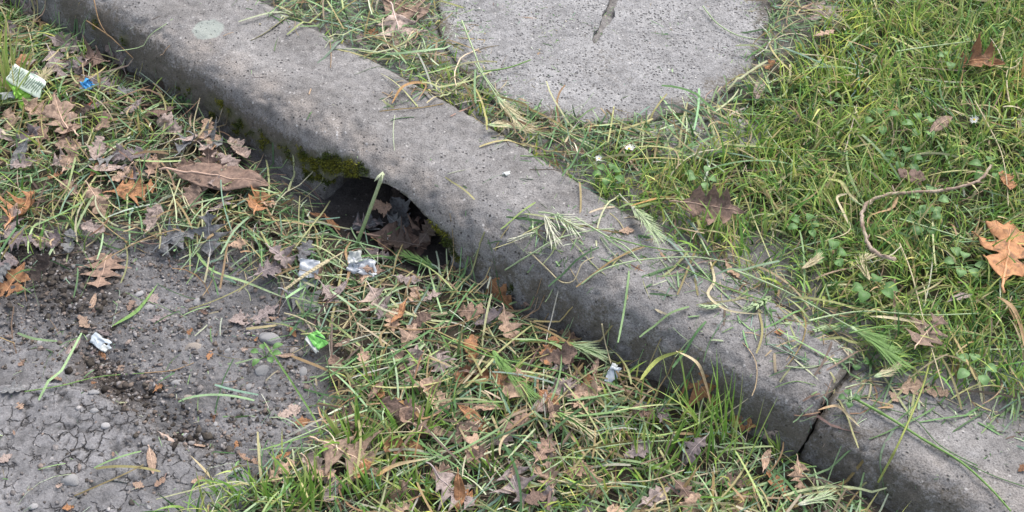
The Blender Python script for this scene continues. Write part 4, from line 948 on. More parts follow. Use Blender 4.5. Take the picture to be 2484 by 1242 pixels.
for r in [
 ([(2365,245),(2398,305),(2428,368),(2441,432),(2446,500)], .0011, 'straw', 'pale straw stem arching down the lawn above the large orange leaf', .035),
 ([(2449,250),(2443,212),(2444,172),(2466,160),(2476,140),(2462,150)], .0013, 'straw', 'bent pale straw with a looped top at the upper right edge', .035),
 ([(1705,15),(1738,55),(1788,85),(1850,96),(1922,92)], .0012, 'pale', 'pale green stem curving over the upper right of the round slab', .008),
 ([(1944,132),(2020,140),(2108,172),(2048,183)], .0012, 'straw', 'straw stem folded back on itself at the top of the lawn', .03),
 ([(2172,125),(2260,112),(2358,100)], .0014, 'pale', 'straight pale green stem lying on the upper lawn', .035),
 ([(1780,355),(1920,362),(2040,372),(2160,389)], .0009, 'green', 'long thin level green stem across the middle lawn', .032),
 ([(1290,325),(1400,323),(1510,314),(1600,295),(1668,280)], .0010, 'pale', 'long green stem running along the lower rim of the round slab', .012),
 ([(1500,318),(1560,335),(1640,385),(1700,420)], .0010, 'green', 'green stem slanting down from the slab rim past the daisies', .016),
 ([(1262,378),(1340,382),(1430,396)], .0008, 'green', 'thin green stem jutting over the back edge of the kerb', .008),
 ([(1410,690),(1465,653),(1560,630),(1690,624),(1780,640)], .0013, 'pale', 'arched pale green stem lying across the kerb top', .01),
 ([(1396,528),(1470,572),(1520,600),(1556,640)], .0015, 'pale', 'stout green stem slanting over the kerb middle', .012),
 ([(1225,655),(1290,615),(1350,580),(1430,560),(1490,555)], .0012, 'pale', 'pale stem hanging over the kerb front right of the arch', .01),
 ([(1286,612),(1330,655),(1362,684),(1392,680),(1412,640),(1440,624)], .0011, 'straw', 'curly straw draped over the kerb front', .008),
 ([(1480,575),(1580,600),(1700,612),(1800,600)], .0010, 'green', 'thin green stem across the kerb clippings', .014),
 ([(2070,965),(2160,1015),(2240,1066),(2330,1120),(2400,1182),(2452,1240)], .0019, 'green', 'thick green stem running lengthwise on the lower kerb block', .006),
 ([(2130,1170),(2180,1075),(2236,945),(2262,850),(2290,760),(2312,688)], .0014, 'yel', 'long yellow green stem crossing the lower kerb block up to the lawn', .022),
 ([(2182,590),(2210,660),(2244,790),(2290,948)], .0012, 'straw', 'straight pale straw stem reaching the rear of the lower kerb block', .034),
 ([(1962,778),(2020,765),(2105,755),(2245,764),(2378,760)], .0013, 'pale', 'level pale green stem at the right end of the kerb', .034),
 ([(2060,808),(2160,790),(2290,800),(2484,830)], .0011, 'green', 'green stem below the level pale stem at right', .032),
 ([(2372,1130),(2280,1080),(2210,1010),(2110,985)], .0008, 'dgreen', 'thin dark green stem beside the thick one on the lower block', .004),
 ([(2484,1180),(2400,1150),(2300,1100),(2240,1062)], .0007, 'dgreen', 'hair thin stem leaving the right edge over the lower block', .003),
 ([(50,92),(110,120),(190,147)], .0015, 'green', 'green stem lying over mauve leaves near the top left', .02),
 ([(188,102),(212,150),(238,172)], .0016, 'green', 'short green stem above the blue scrap', .022),
 ([(213,195),(218,150),(208,110),(203,96)], .0009, 'pale', 'thin stem rising from the blue scrap', .024),
 ([(228,216),(250,228),(268,244)], .0017, 'pale', 'stout pale stem right below the blue scrap', .022),
 ([(312,386),(370,340),(440,284)], .0013, 'green', 'bright green stem slanting up toward the kerb foot', .024),
 ([(485,238),(470,300),(471,368),(390,386)], .0011, 'straw', 'bent pale straw angled beside the kerb foot', .024),
 ([(338,175),(388,213),(442,262)], .0011, 'grey', 'grey stem leaning on the kerb foot, left part', .022),
 ([(210,50),(262,85),(285,105),(322,140)], .0012, 'tan', 'tan dead stem near the kerb foot at the top left', .02),
 ([(228,0),(240,50),(262,88)], .0011, 'tan', 'tan curved stem hanging at the kerb near the top', .02),
 ([(525,320),(560,352),(600,390),(642,420)], .0010, 'green', 'dark green stem along the kerb foot above the big smooth leaf', .006),
 ([(235,428),(300,424),(380,430),(436,462),(468,515),(498,527)], .0013, 'straw', 'long pale curved straw ending below the big smooth leaf', .022),
 ([(60,950),(150,935),(240,914),(350,905)], .0009, 'green', 'long green stem crossing the bare soil at left', .004),
 ([(350,905),(420,898),(470,880)], .0008, 'tan', 'tan dead stem on the soil right of the long green one', .004),
 ([(280,705),(290,712),(272,790)], .0009, 'grey', 'short grey stem near the green spray', .003),
 ([(830,833),(900,812),(975,805)], .0012, 'white', 'straight white straw right of the green wrapper', .02),
 ([(790,890),(860,890),(930,862),(1018,832)], .0014, 'pale', 'long pale green stem sweeping over the centre clippings', .026),
 ([(1070,815),(1180,862),(1280,885),(1380,910),(1480,972)], .0014, 'green', 'very long green stem crossing the clippings below the kerb', .026),
 ([(1460,786),(1468,830),(1482,882)], .0012, 'straw', 'upright straw standing before the kerb at centre right', .03),
 ([(970,992),(1010,990),(1020,1015),(1018,1045),(970,1048),(920,1052)], .0011, 'straw', 'wriggly pale straw loop in the lower clippings', .028),
 ([(1045,1048),(1080,1085),(1132,1145)], .0013, 'pale', 'pale stem pointing down right at lower centre', .024),
 ([(948,1103),(1000,1106),(1058,1110)], .0010, 'pale', 'short level pale stem over the bottom oak leaf', .028),
 ([(1330,1160),(1420,1178),(1500,1170),(1580,1165),(1660,1140)], .0011, 'straw', 'wavy straw near the bottom edge below the fan of blades', .026),
 ([(1315,1148),(1360,1120),(1400,1096),(1530,1075),(1640,1068)], .0011, 'pale', 'jointed pale stem slanting under the fan of blades', .026),
 ([(1130,672),(1165,690),(1190,672),(1150,712)], .0011, 'straw', 'short kinked straw right of the arch foot', .02),
 ([(1190,672),(1182,700)], .0018, 'white', 'short thick white straw bit right of the arch foot', .03),
 ([(690,760),(720,768),(765,790)], .0013, 'straw', 'pale straw beside the green wrapper top', .02),
 ([(930,790),(1000,800),(1100,790),(1165,765)], .0012, 'tan', 'tan stem resting on the clippings below the arch', .026),
 ([(1640,640),(1720,680),(1800,712),(1880,735)], .0010, 'green', 'slim green stem along the back of the kerb', .012),
 ([(1680,540),(1700,580),(1720,620)], .0017, 'pale', 'short stout green stem rising behind mid kerb', .02),
 ([(890,560),(940,600),(1000,640),(1060,652)], .0009, 'dgreen', 'dark green stem in front of the arch mouth', .01),
 ([(900,575),(950,610),(975,640)], .0009, 'tan', 'tan stem lying over the large arch leaf', .018),
 ([(1170,445),(1215,425),(1278,440)], .0005, 'grey', 'hair thin grey stem curved on the bare kerb top', .001),
 ([(2060,480),(2110,510)], .0013, 'pale', 'short pale stem just left of the twig', .03),
 ([(2180,530),(2280,560),(2362,585)], .0011, 'pale', 'pale stem lying on the lawn below the twig', .034),
 ([(1880,940),(1930,925),(1980,935)], .0006, 'green', 'thin green stem on the front of the kerb end', .002),
 ([(1905,888),(1960,892),(2040,872)], .0008, 'pale', 'curved pale stem on the kerb top near its end', .002),
 ([(1868,836),(1920,860),(1962,882)], .0012, 'grey', 'stout grey green stem on the kerb top near its end', .003),
 ([(800,100),(803,130),(802,165)], .0007, 'tan', 'fine tan stem hanging over the kerb back at the top', .002),
 ([(1120,50),(1148,120),(1170,175),(1212,232)], .0016, 'pale', 'stout pale stem at the left rim of the round slab', .014),
 ([(1160,175),(1230,165),(1288,145)], .0014, 'green', 'green stem poking onto the slab from the left', .012),
 ([(1515,115),(1580,145),(1622,165)], .0005, 'dgreen', 'thin dark stem lying on the right of the slab', .001),
]: stem(r[0], r[1] * 1.12, r[2], r[3], lift=r[4])
for r in [
 ([(470,602),(512,655),(600,686),(690,722)], .0052, 'green', 'broad green blade lying over the bare soil toward the wrapper', .012, 'pale'),
 ([(272,792),(318,765),(345,740),(382,690)], .0060, 'green', 'green grass spray lying on the bare soil at left', .006, 'green'),
 ([(952,250),(976,212),(1010,200),(1034,208),(1012,245)], .0048, 'orange', 'curled orange brown blade on the back edge of the kerb', .012, 'tan'),
 ([(1722,630),(1732,680),(1718,716),(1765,752),(1842,762)], .0042, 'straw', 'thick twisted straw blade draped on the kerb top', .008, 'straw'),
 ([(1555,922),(1598,872),(1660,851)], .0068, 'yel', 'broad yellow green blade arching before the kerb', .05, 'yel'),
 ([(1640,852),(1690,880),(1712,930),(1725,985)], .0046, 'straw', 'dry straw blade bent down beside the kerb tuft', .045, 'tan'),
 ([(2418,720),(2455,745),(2476,790),(2484,840)], .0062, 'tan', 'tan dead blade curling at the right edge of the lawn', .04, 'tan'),
 ([(2178,478),(2163,505),(2128,517),(2108,528),(2104,552)], .0040, 'tan', 'papery tan blade coiled beside the twig', .034, 'tan'),
 ([(2055,470),(2030,480),(2048,520),(2060,560),(2000,585)], .0036, 'straw', 'dry straw blade bent left of the twig', .034, 'straw'),
 ([(2005,435),(2040,442),(2060,470),(2082,490)], .0052, 'yel', 'pale yellowish blade above the bend of the twig', .034, 'straw'),
 ([(2130,990),(2165,985),(2110,970)], .0034, 'tan', 'small tan blade on the corner of the lower kerb block', .006, 'tan'),
 ([(2175,1032),(2142,1085),(2136,1130),(2148,1200)], .0030, 'grey', 'grey green curved blade lying down the lower block face', .003, 'dgreen'),
 ([(1985,995),(2030,985),(2060,1010),(2085,1035)], .0036, 'tan', 'pinkish tan blade lying across the kerb joint', .008, 'straw'),
 ([(958,965),(1000,990),(1025,1015),(1070,1000)], .0042, 'orange', 'orange tan blade folded in the lower clippings', .03, 'tan'),
 ([(915,1155),(960,1128),(1040,1112)], .0050, 'orange', 'orange dry blade beside the bottom grass tuft', .03, 'straw'),
 ([(838,700),(848,650),(838,610),(852,585)], .0050, 'tan', 'tan dried blade wrapped round the standing cut stem', .02, 'tan'),
 ([(2110,768),(2170,772),(2240,785)], .0044, 'straw', 'pale papery blade on the lawn behind the kerb end', .036, 'straw'),
 ([(1030,835),(980,870),(860,895)], .0040, 'pale', 'pale flat blade across the centre clippings', .024, 'green'),
 ([(1530,500),(1600,480),(1640,478)], .0036, 'orange', 'orange dead blade right above the striped barley head', .026, 'orange'),
 ([(640,830),(690,900),(760,1010),(800,1090)], .0028, 'green', 'slender green blade reaching down the right edge of the soil', .014, 'green'),
 ([(640,1090),(740,1060),(820,1035)], .0030, 'green', 'slender green blade pointing left from the lower tuft', .02, 'green'),
 ([(1400,865),(1330,830),(1240,822)], .0062, 'green', 'broad green blade below the kerb at centre right', .026, 'pale'),
 ([(455,1240),(470,1180),(500,1165),(570,1180)], .0028, 'green', 'thin arched green blade at the lower tip of the mound', .025, 'green'),
]: strap(r[0], r[1], r[2], r[3], lift=r[4], c2=r[5])

# the twig, with its side shoot stub
def twig():
    e = link(bpy.data.objects.new('twig', None)); c = hitl(2130, 480, .03); e.location = c
    pts = path3([(2405,400),(2372,438),(2290,461),(2190,468),(2125,480),(2098,502),(2090,535),(2106,592),(2132,618),(2172,630)], .036)
    n = len(pts); rk = random.Random(4)
    pts = [p + Vector((rk.uniform(-1, 1), rk.uniform(-1, 1), rk.uniform(-.5, .5))) * .0012 for p in pts]; rad = [rk.uniform(.9, 1.15) * .0021 + .0012 * k / n + .0006 * math.exp(-((k % 11) - 5) ** 2 / 2.) for k in range(n)]
    m = mat_plain('bark', (.40, .32, .25), .8, .2, .45, 400, 0, .0012, (.27, .19, .15))
    o = tube('branch', [p - c for p in pts], rad, m, e, 8)
    for i, (k, dx, dy) in enumerate([(9, .006, -.004), (26, -.002, .008), (40, .008, .003), (55, .004, .006), (64, .006, -.004)]):
        if k < n: tube('side_bud', [pts[k] - c, pts[k] - c + Vector((dx, dy, .004)), pts[k] - c + Vector((dx * 1.6, dy * 1.6, .006))], [.0016, .0013, .0006], m, e, 6)
    tag(e, 'bent brown twig hooked like a shepherd crook lying on the lawn', 'twig')
twig()

# ------------------------------------------------------------ seed heads
def seedhead(px, label, c='pale', n=16, awn=.026, spread=.55, w=.0042, stempx=None, lift=.02, group=None, plump=False, ac='straw', r=.0013):
    w *= 1.3; awn *= 1.2; pts = path3(px, lift); base = pts[0].copy(); e = link(bpy.data.objects.new('barley_head', None)); e.location = base
    if stempx:
        sp = path3(stempx, lift); sp[-1] = pts[0]
        m = len(sp); tube('stem', [p - base for p in sp], [r * (1.2 - .4 * k / m) for k in range(m)], MAT_CLIP, e, 6, col=stemcol(c, m))
    V, F, C = [], [], []; VA, FA, CA = [], [], []
    L = sum((pts[i + 1] - pts[i]).length for i in range(len(pts) - 1)); rnd = random.Random(int(px[0][0])); m = len(pts)
    cb, ca = np.array(COLS[c]), np.array(COLS[ac])
    for k in range(n):
        f = k / n; q = f * (m - 1) * .96; i = int(q); p = pts[i].lerp(pts[min(i + 1, m - 1)], q - i) - base
        d = (pts[min(i + 2, m - 1)] - pts[max(i - 1, 0)]).normalized(); a = d.cross(Vector((0, 0, 1))).normalized(); up = a.cross(d)
        for sgn in (-1, 0, 1):
            sl = (L / n) * (2.6 if not plump else 2.2) * (1 - .3 * f) * rnd.uniform(.85, 1.1); ang = sgn * (spread * .55) * rnd.uniform(.8, 1.2)
            dd = (d * math.cos(ang) + a * math.sin(ang) + up * (.18 if sgn == 0 else .05)).normalized(); ww = w * (.5 if not plump else .75) * (1 - .4 * f)
            b = len(V); sd = dd.cross(up).normalized(); uu = sd.cross(dd)
            for (t, h) in ((0, .15), (.3, 1), (.6, .85), (1, .08)):
                for (x, y) in ((1, 0), (0, 1), (-1, 0), (0, -1)): V.append(p + dd * sl * t + sd * x * ww * h * .5 + uu * y * ww * h * .4); C.append(cb * rnd.uniform(.85, 1.15))
            for s in range(3):
                for j in range(4): F.append((b + s * 4 + j, b + s * 4 + (j + 1) % 4, b + s * 4 + 4 + (j + 1) % 4, b + s * 4 + 4 + j))
            if awn:
                for z in range(2):
                    an2 = ang * .9 + rnd.uniform(-.16, .16); d2 = (d * math.cos(an2) + a * math.sin(an2) + up * rnd.uniform(-.05, .25)).normalized(); s0 = p + dd * sl * .8; Lw = awn * rnd.uniform(.7, 1.15); b2 = len(VA); sw = d2.cross(up).normalized() * .0006
                    VA += [s0 - sw, s0 + sw, s0 + d2 * Lw * .5 + sw * .9 + up * .0008, s0 + d2 * Lw * .5 - sw * .7 + up * .0008, s0 + d2 * Lw]; CA += [(cb + ca) / 2] * 2 + [ca] * 3
                    FA += [(b2, b2 + 1, b2 + 2, b2 + 3), (b2 + 3, b2 + 2, b2 + 4)]
    h = mesh('seed_head', V, F, MAT_CLIP, e, col=np.array(C))
    if VA: mesh('awns', VA, FA, MAT_CLIP, h, col=np.array(CA))
    tag(e, label, 'seed head', group); return e
GR = 'barley seed heads strewn with the clippings'
seedhead([(1205,234),(1235,268),(1268,305)], 'pale barley head lying between the kerb and the slab rim', 'pale', 15, .03, stempx=[(1150,150),(1180,195),(1205,234)], group=GR, w=.006)
seedhead([(1182,303),(1225,306),(1268,312)], 'second barley head pointing right, just below the one by the slab rim', 'pale', 12, .022, group=GR, w=.005)
seedhead([(1532,500),(1562,532),(1590,568)], 'striped pale barley head on the grass behind mid kerb', 'white', 17, .024, stempx=[(1502,470),(1515,484),(1532,500)], group=GR, w=.007, spread=.6, ac='pale')
seedhead([(2062,792),(2105,818),(2150,856)], 'long bushy barley head lying off the right end of the kerb', 'pale', 20, .045, stempx=[(1780,655),(1870,690),(1960,735),(2062,792)], group=GR, w=.0075, spread=.45, ac='green', lift=.028)
seedhead([(1195,850),(1232,900),(1275,945)], 'broad green barley head in the clippings below mid kerb', 'green', 18, .030, group=GR, w=.009, ac='green', lift=.026, spread=.4)
seedhead([(1375,832),(1410,842),(1445,856)], 'green barley head tight before the kerb at centre right', 'green', 13, .026, stempx=[(1260,828),(1310,826),(1375,832)], group=GR, ac='pale', lift=.026, w=.006)
seedhead([(1060,652),(1025,636),(990,622)], 'dark green barley head in front of the arch mouth', 'dgreen', 12, .018, stempx=[(1140,675),(1100,664),(1060,652)], group=GR, ac='green', lift=.016, w=.006)
seedhead([(800,630),(745,664),(692,702)], 'dry straw coloured head across the square white foil', 'straw', 17, 0, stempx=[(832,612),(815,622),(800,630)], group=GR, lift=.03, w=.0055, ac='straw', plump=True)
seedhead([(85,205),(97,195),(112,180)], 'small feathery pale head right of the striped wrapper', 'grey', 9, .022, group=GR, lift=.03, spread=.9, w=.004)
seedhead([(1345,520),(1375,538),(1392,548)], 'spiky pale barley head spread on the kerb middle', 'pale', 6, .022, stempx=[(1306,515),(1325,516),(1345,520)], group=GR, lift=.01, spread=1.0, w=.0035, ac='white')
seedhead([(1320,520),(1332,548),(1342,575)], 'thin whitish barley head pointing down the kerb middle', 'white', 5, .018, group=GR, lift=.01, spread=.5, w=.0035, ac='white')
seedhead([(1300,562),(1275,572),(1255,578)], 'slim white spikelet at the kerb front edge', 'white', 3, .008, group=GR, lift=.008, spread=.2, w=.005, ac='white')
seedhead([(2040,800),(2005,796),(1972,803)], 'plump pale oat head on the kerb near its right end', 'pale', 8, 0, group=GR, lift=.01, plump=True, w=.0085)
seedhead([(1750,740),(1722,745),(1702,742)], 'small plump green spikelet on the kerb top', 'pale', 5, 0, group=GR, lift=.006, plump=True, w=.006)
seedhead([(1870,720),(1840,738),(1815,750)], 'plump pale oat spikelets right of the twisted straw', 'pale', 6, 0, group=GR, lift=.006, plump=True, w=.006)
seedhead([(1945,652),(1965,640),(1982,628)], 'fine pale seed head on the lawn above the kerb end', 'straw', 8, .012, group=GR, lift=.034, w=.004)
seedhead([(2110,680),(2090,640),(2120,620)], 'curved straw seed head below the twig', 'straw', 9, .008, group=GR, lift=.034, w=.004)
seedhead([(2120,915),(2150,905),(2172,890)], 'flat green seed head behind the kerb joint', 'pale', 9, .01, group=GR, lift=.03, w=.005)
seedhead([(1935,1225),(1970,1215),(2000,1205)], 'pale seed head at the bottom edge by the lower block', 'white', 8, .016, group=GR, lift=.03, w=.005, ac='pale')
seedhead([(1350,1000),(1390,1020),(1430,1050)], 'long green spikelet in the lower clippings', 'green', 10, .012, group=GR, lift=.026, w=.005)

# the cut stem that stands before the arch
def cut_stem():
    b = hitl(858, 612, 0); e = link(bpy.data.objects.new('cut_straw', None)); e.location = b
    def at(px, py, yy): a, bb, c = ray(px, py); t = yy / bb; return Vector((a * t, yy, CAM_H + c * t))
    top = at(929, 422, b.y + .03); mid = at(893, 520, b.y + .015); pts = spline([Vector(b), mid, top], 8); m = len(pts)
    tube('stem', [p - b for p in pts], [.0034 - .0006 * k / m for k in range(m)], MAT_CLIP, e, 8, col=np.linspace(0, 1, m)[:, None] * np.array([.50, .55, .34]) + (1 - np.linspace(0, 1, m)[:, None]) * np.array([.20, .33, .11]))
    for (qx, qy, w) in ((908, 440, .0026), (926, 446, .0014), (914, 436, .0016)):
        q = at(qx, qy, b.y + .012); t2 = top + Vector((0, 0, .004))
        tube('torn_sheath', [t2 - b, (t2 - b).lerp(q - b, .5) + Vector((0, -.002, .002)), q - b], [.0012, w, .0006], MAT_CLIP, e, 6, col=np.array([[.52, .56, .38]] * 3))
    tag(e, 'pale green cut stem with a torn top standing before the drain arch', 'stem')
cut_stem()

# ------------------------------------------------------------ living tufts
def tuft(px, py, n, H, spread, label, lean=0.0, leanamt=.0, wid=.0044, pal=None, arch=.9):
    c = hitl(px, py, 0); P = np.stack([c.x + RNG.normal(0, spread, n), c.y + RNG.normal(0, spread * .7, n)], 1); P = np.concatenate([P, ground(P[:, 0], P[:, 1])[:, None]], 1)
    hd = np.arctan2(P[:, 1] - c.y, P[:, 0] - c.x) * (1 - leanamt) + lean * leanamt + RNG.normal(0, .45, n)
    col = np.array([(.17, .32, .05), (.13, .26, .045), (.24, .38, .08), (.30, .40, .10)] if pal is None else pal)[RNG.integers(0, 4, n)] * RNG.uniform(.85, 1.2, (n, 1))
    tip = np.concatenate([np.array([[.46, .40, .2]]).repeat(n, 0), RNG.choice([0, 0, 0, .7], n)[:, None]], 1)
    o = ribbons('grass_tuft', P, hd, H * RNG.uniform(.5, 1.15, n), wid * RNG.uniform(.6, 1.2, n), RNG.uniform(.1, arch, n), col, MAT_GRASS, up=RNG.uniform(.95, 1.5, n), seg=7, lay=False, roll=RNG.normal(0, .5, n), kind=None, tipcol=tip)
    tag(o, label, 'grass tuft', 'grass tufts growing in front of the kerb')
R = math.radians
tuft(858, 1085, 46, .085, .014, 'tall green grass tuft at lower centre left, above the big oak leaf', R(100), .3)
tuft(920, 950, 14, .060, .010, 'small upright tuft of broad blunt blades at centre', R(90), .3, .0048)
tuft(1000, 1060, 34, .075, .018, 'green tuft in the lower middle right of the tall tuft', R(90), .3)
tuft(740, 1225, 40, .070, .022, 'bright green tuft spreading left at the bottom edge', R(160), .6)
tuft(610, 1228, 26, .060, .02, 'low green tuft at the bottom edge beside the mound', R(150), .5)
tuft(900, 1222, 44, .065, .020, 'dense bright tuft at the bottom edge, below the oak leaf', R(90), .2)
tuft(1020, 1215, 26, .055, .016, 'shorter tuft at the bottom edge left of the large mauve leaf', R(70), .3)
tuft(1700, 1010, 16, .110, .012, 'tall thin yellow green tuft standing before the kerb', R(95), .5, .0036, [(.26, .42, .09), (.32, .46, .12), (.20, .34, .07), (.40, .48, .16)], .35)
tuft(1750, 1075, 42, .125, .034, 'fan of long green blades leaning left before the kerb', R(140), .75, .0036, None, 1.0)
tuft(1900, 1112, 12, .05, .008, 'little tuft sprouting at the kerb joint', R(80), .3)
tuft(14, 250, 46, .175, .016, 'tall yellow green tuft at the left edge behind the wrapper', R(90), .4, .0068, [(.30, .42, .10), (.38, .46, .14), (.24, .38, .08), (.50, .46, .18)], .5)
tuft(20, 60, 26, .07, .02, 'green tuft in the top left corner', R(90), .2)
tuft(20, 505, 24, .05, .016, 'short green tuft at the left edge by the rusty leaf', R(90), .2)
tuft(1180, 1150, 26, .05, .012, 'thin tuft among leaves at lower centre', R(90), .2)
tuft(1560, 1130, 40, .07, .03, 'loose tuft under the fan of blades', R(110), .4)
tuft(545, 515, 10, .045, .01, 'small green sprout below the big smooth leaf', R(100), .3)

# ------------------------------------------------------------ broad-leaved weeds and clover
def weed(px, py, n, L, W, label, col=(.10, .20, .05), back_=True, rise=.5, lobes=0):
    c = hitl(px, py, .018 if L > .025 else .004); e = link(bpy.data.objects.new('weed', None)); e.location = c; rd = random.Random(px)
    m = WEEDM[rd.randrange(3)]
    for k in range(n):
        a = 2 * math.pi * k / n + rd.uniform(-.4, .4); Lk = L * rd.uniform(.7, 1.15); el = rise * rd.uniform(.5, 1.2)
        d = Vector((math.cos(a), math.sin(a), 0)); sdv = Vector((-d.y, d.x, 0)); base = d * Lk * .5 + Vector((0, 0, .006 + Lk * .5 * el))
        o = tube('leaf_stalk', [Vector((0, 0, 0)), d * Lk * .2 + Vector((0, 0, .004 + Lk * .3 * el)), base], .0007, m, e, 5)
        V = []; nt = 9
        for i in range(nt):
            t = i / (nt - 1); w = W * .5 * math.sin(math.pi * min(1, t * .93 + .05)) ** .7 * (1 + .12 * math.cos(i * 3.1) * (lobes > 0))
            z = base.z + .10 * Lk * math.sin(t * 2.6) - .12 * Lk * t * t
            p = Vector((base.x, base.y, 0)) + d * (t * Lk * .6)
            for q in (-1, -.5, 0, .5, 1): V.append((p.x + sdv.x * w * q, p.y + sdv.y * w * q, z + abs(q) * w * .35))
        F = [(i * 5 + j, i * 5 + j + 1, i * 5 + j + 6, i * 5 + j + 5) for i in range(nt - 1) for j in range(4)]
        mesh('leaf', V, F, m, e)
    tag(e, label, 'weed'); return e
WEEDM = [mat_plain('weed_leaf_a', (.12, .24, .07), .5, .4, .25, 150, .25), mat_plain('weed_leaf_b', (.17, .30, .11), .5, .4, .25, 150, .25), mat_plain('weed_leaf_c', (.09, .19, .06), .5, .4, .25, 150, .25)]
for a in [(2235,318,6,.036,.015,'broad leaved weed in the lawn left of the lone daisy'), (2190,395,5,.034,.015,'dark broad leaved weed above the red brown leaf'), (2250,500,6,.034,.018,'rounded weed inside the bend of the twig'), (2236,550,6,.034,.018,'rounded weed below the twig, right of its hook'),
          (2010,634,5,.028,.018,'pale round leaved weed below the twig, near the kerb end'), (2300,152,4,.026,.016,'small weed left of the wide tan orange oak leaf'), (1475,432,6,.026,.014,'low weed beside the left hand daisy'), (2110,705,6,.032,.018,'round leaved weed on the lawn near the kerb end'), (2330,650,6,.03,.016,'toothed weed near the purple brown leaf'),
          (2010,248,3,.022,.015,'clover sprig in the middle of the lawn'), (2075,885,4,.018,.013,'bright clover at the corner of the kerb end'), (445,255,7,.020,.009,'small leafy weed sprouting at the kerb foot, upper left'), (645,868,6,.026,.010,'small green weed on the soil left of the green wrapper'),
          (2130,300,5,.03,.014,'weed hidden in the upper middle lawn'), (2400,420,5,.034,.016,'broad weed at the tip of the twig'), (1700,440,5,.026,.013,'weed in the grass right of the daisies'), (2060,975,4,.016,.010,'tiny weed rooted in the kerb joint'), (2360,900,5,.03,.016,'weed behind the lower kerb block'), (1950,560,5,.026,.013,'weed in the lawn left of the twig hook')]:
    weed(*a)

# ------------------------------------------------------------ daisies
M_PET = mat_plain('petal', (.85, .85, .82), .5, .3, .06, 200, .2); M_YEL = mat_plain('daisy_eye', (.75, .52, .06), .7, .2, .2, 900); M_STK = WEEDM[1]
def daisy(px, py, size, h, label, face):
    b = hitl(px, py, h) - Vector((0, 0, h)); e = link(bpy.data.objects.new('daisy', None)); e.location = b
    t = Vector((0, 0, h)); tube('stalk', [Vector((.004, .006, 0)), Vector((.003, .002, h * .5)), t], .0009, M_STK, e)
    f = Vector(face).normalized(); a = f.cross(Vector((0, 0, 1))).normalized(); c = a.cross(f)
    V, F = [], []
    bm = bmesh.new(); bmesh.ops.create_uvsphere(bm, u_segments=12, v_segments=7, radius=size * .26); m = bpy.data.meshes.new('eye')
    for v in bm.verts: v.co.z *= .5
    bm.to_mesh(m); bm.free(); m.materials.append(M_YEL); o = link(bpy.data.objects.new('flower_eye', m), e); o.location = t; o.rotation_euler = f.to_track_quat('Z', 'Y').to_euler()
    for k in range(17):
        an = 2 * math.pi * k / 17; d = a * math.cos(an) + c * math.sin(an); s = f.cross(d); L = size * random.uniform(.85, 1.1); cup = random.uniform(.1, .6)
        V, F = [], []
        for i, (q, w) in enumerate(((.18, .05), (.5, .085), (.85, .08), (1, .03))):
            p = t + d * L * q * math.cos(cup * q) + f * L * q * math.sin(cup * q); V += [p - s * size * w, p + s * size * w]
        for i in range(3): F.append((2 * i, 2 * i + 1, 2 * i + 3, 2 * i + 2))
        mesh('petal', V, F, M_PET, e)
    tag(e, label, 'flower', 'daisies')
daisy(1453, 385, .0065, .025, 'left hand small white daisy in the grass just behind the kerb', (-.2, -.1, 1))
daisy(1526, 360, .0105, .030, 'right hand ragged white daisy beside the dark brown leaf', (.1, .3, 1))
daisy(2363, 290, .0080, .035, 'lone white daisy in the upper right lawn', (-.3, -.5, 1))

# ------------------------------------------------------------ litter
def sheet(name, nx, ny, sx, sy, mat, parent, seed, crump=.25, edge=.12, at=(0, 0, 0), rot=0, col=None, jag=.06):
    U, W = np.meshgrid(np.linspace(-.5, .5, nx), np.linspace(-.5, .5, ny), indexing='ij')
    r = 1 + jag * fbm(U * 3, W * 3, seed, 2, 3, seed); x = U * sx * r; y = W * sy * r
    k = np.abs(fbm(U, W, seed, 3.2, 2, seed)) * 1.4 + .5 * np.abs(vnoise(U, W, seed, 8, seed + 3)); z = crump * min(sx, sy) * k
    x = x + edge * sx * vnoise(U, W, 1, 3, seed + 5) ; y = y + edge * sy * vnoise(U, W, 2, 3, seed + 6)
    c, s = math.cos(rot), math.sin(rot); V = np.stack([at[0] + x * c - y * s, at[1] + x * s + y * c, at[2] + z], -1).reshape(-1, 3)
    i = np.arange(nx * ny).reshape(nx, ny); F = np.stack([i[:-1, :-1], i[1:, :-1], i[1:, 1:], i[:-1, 1:]], -1).reshape(-1, 4)
    n = len(V); V = np.concatenate([V, V - np.array([0, 0, .0003])]); rim = np.array(list(i[0]) + list(i[1:, -1]) + list(i[-1, -2::-1]) + list(i[-2:0:-1, 0])); rn = np.roll(rim, -1)
    F = np.concatenate([F, F[:, ::-1] + n, np.stack([rim, rn, rn + n, rim + n], 1)])
    return mesh(name, V, F, mat, parent)
def litter(name, px, py, lift, label, cat, tilt=(0, -.35), ang=0):
    e = link(bpy.data.objects.new(name, None)); c = hitl(px, py, lift); nz = Vector((tilt[0], tilt[1], 1)).normalized(); d, _ = px_dir(px, py, ang); x = Vector((d.x, d.y, 0)); x = (x - nz * x.dot(nz)).normalized()
    M = Matrix((x, nz.cross(x), nz)).transposed().to_4x4(); M.translation = c; e.matrix_world = M; tag(e, label, cat); return e
M_FOIL = mat_plain('white_foil', (.50, .52, .55), .4, .5, .12, 60, 0, .001); M_WHITE = mat_plain('white_plastic', (.60, .62, .60), .45, .4, .12, 60, 0, .0006, (.44, .45, .42))
M_GRN = mat_plain('green_print', (.20, .52, .11), .4, .5, .25, 120, .1, .0006, (.13, .45, .08)); M_LIME = mat_plain('lime_print', (.38, .72, .10), .35, .5, .2, 120, .1); M_BLUE = mat_plain('blue_plastic', (.07, .36, .72), .35, .5, .2, 200); M_INK = mat_plain('black_ink', (.02, .05, .03), .5, .3, .1, 100)
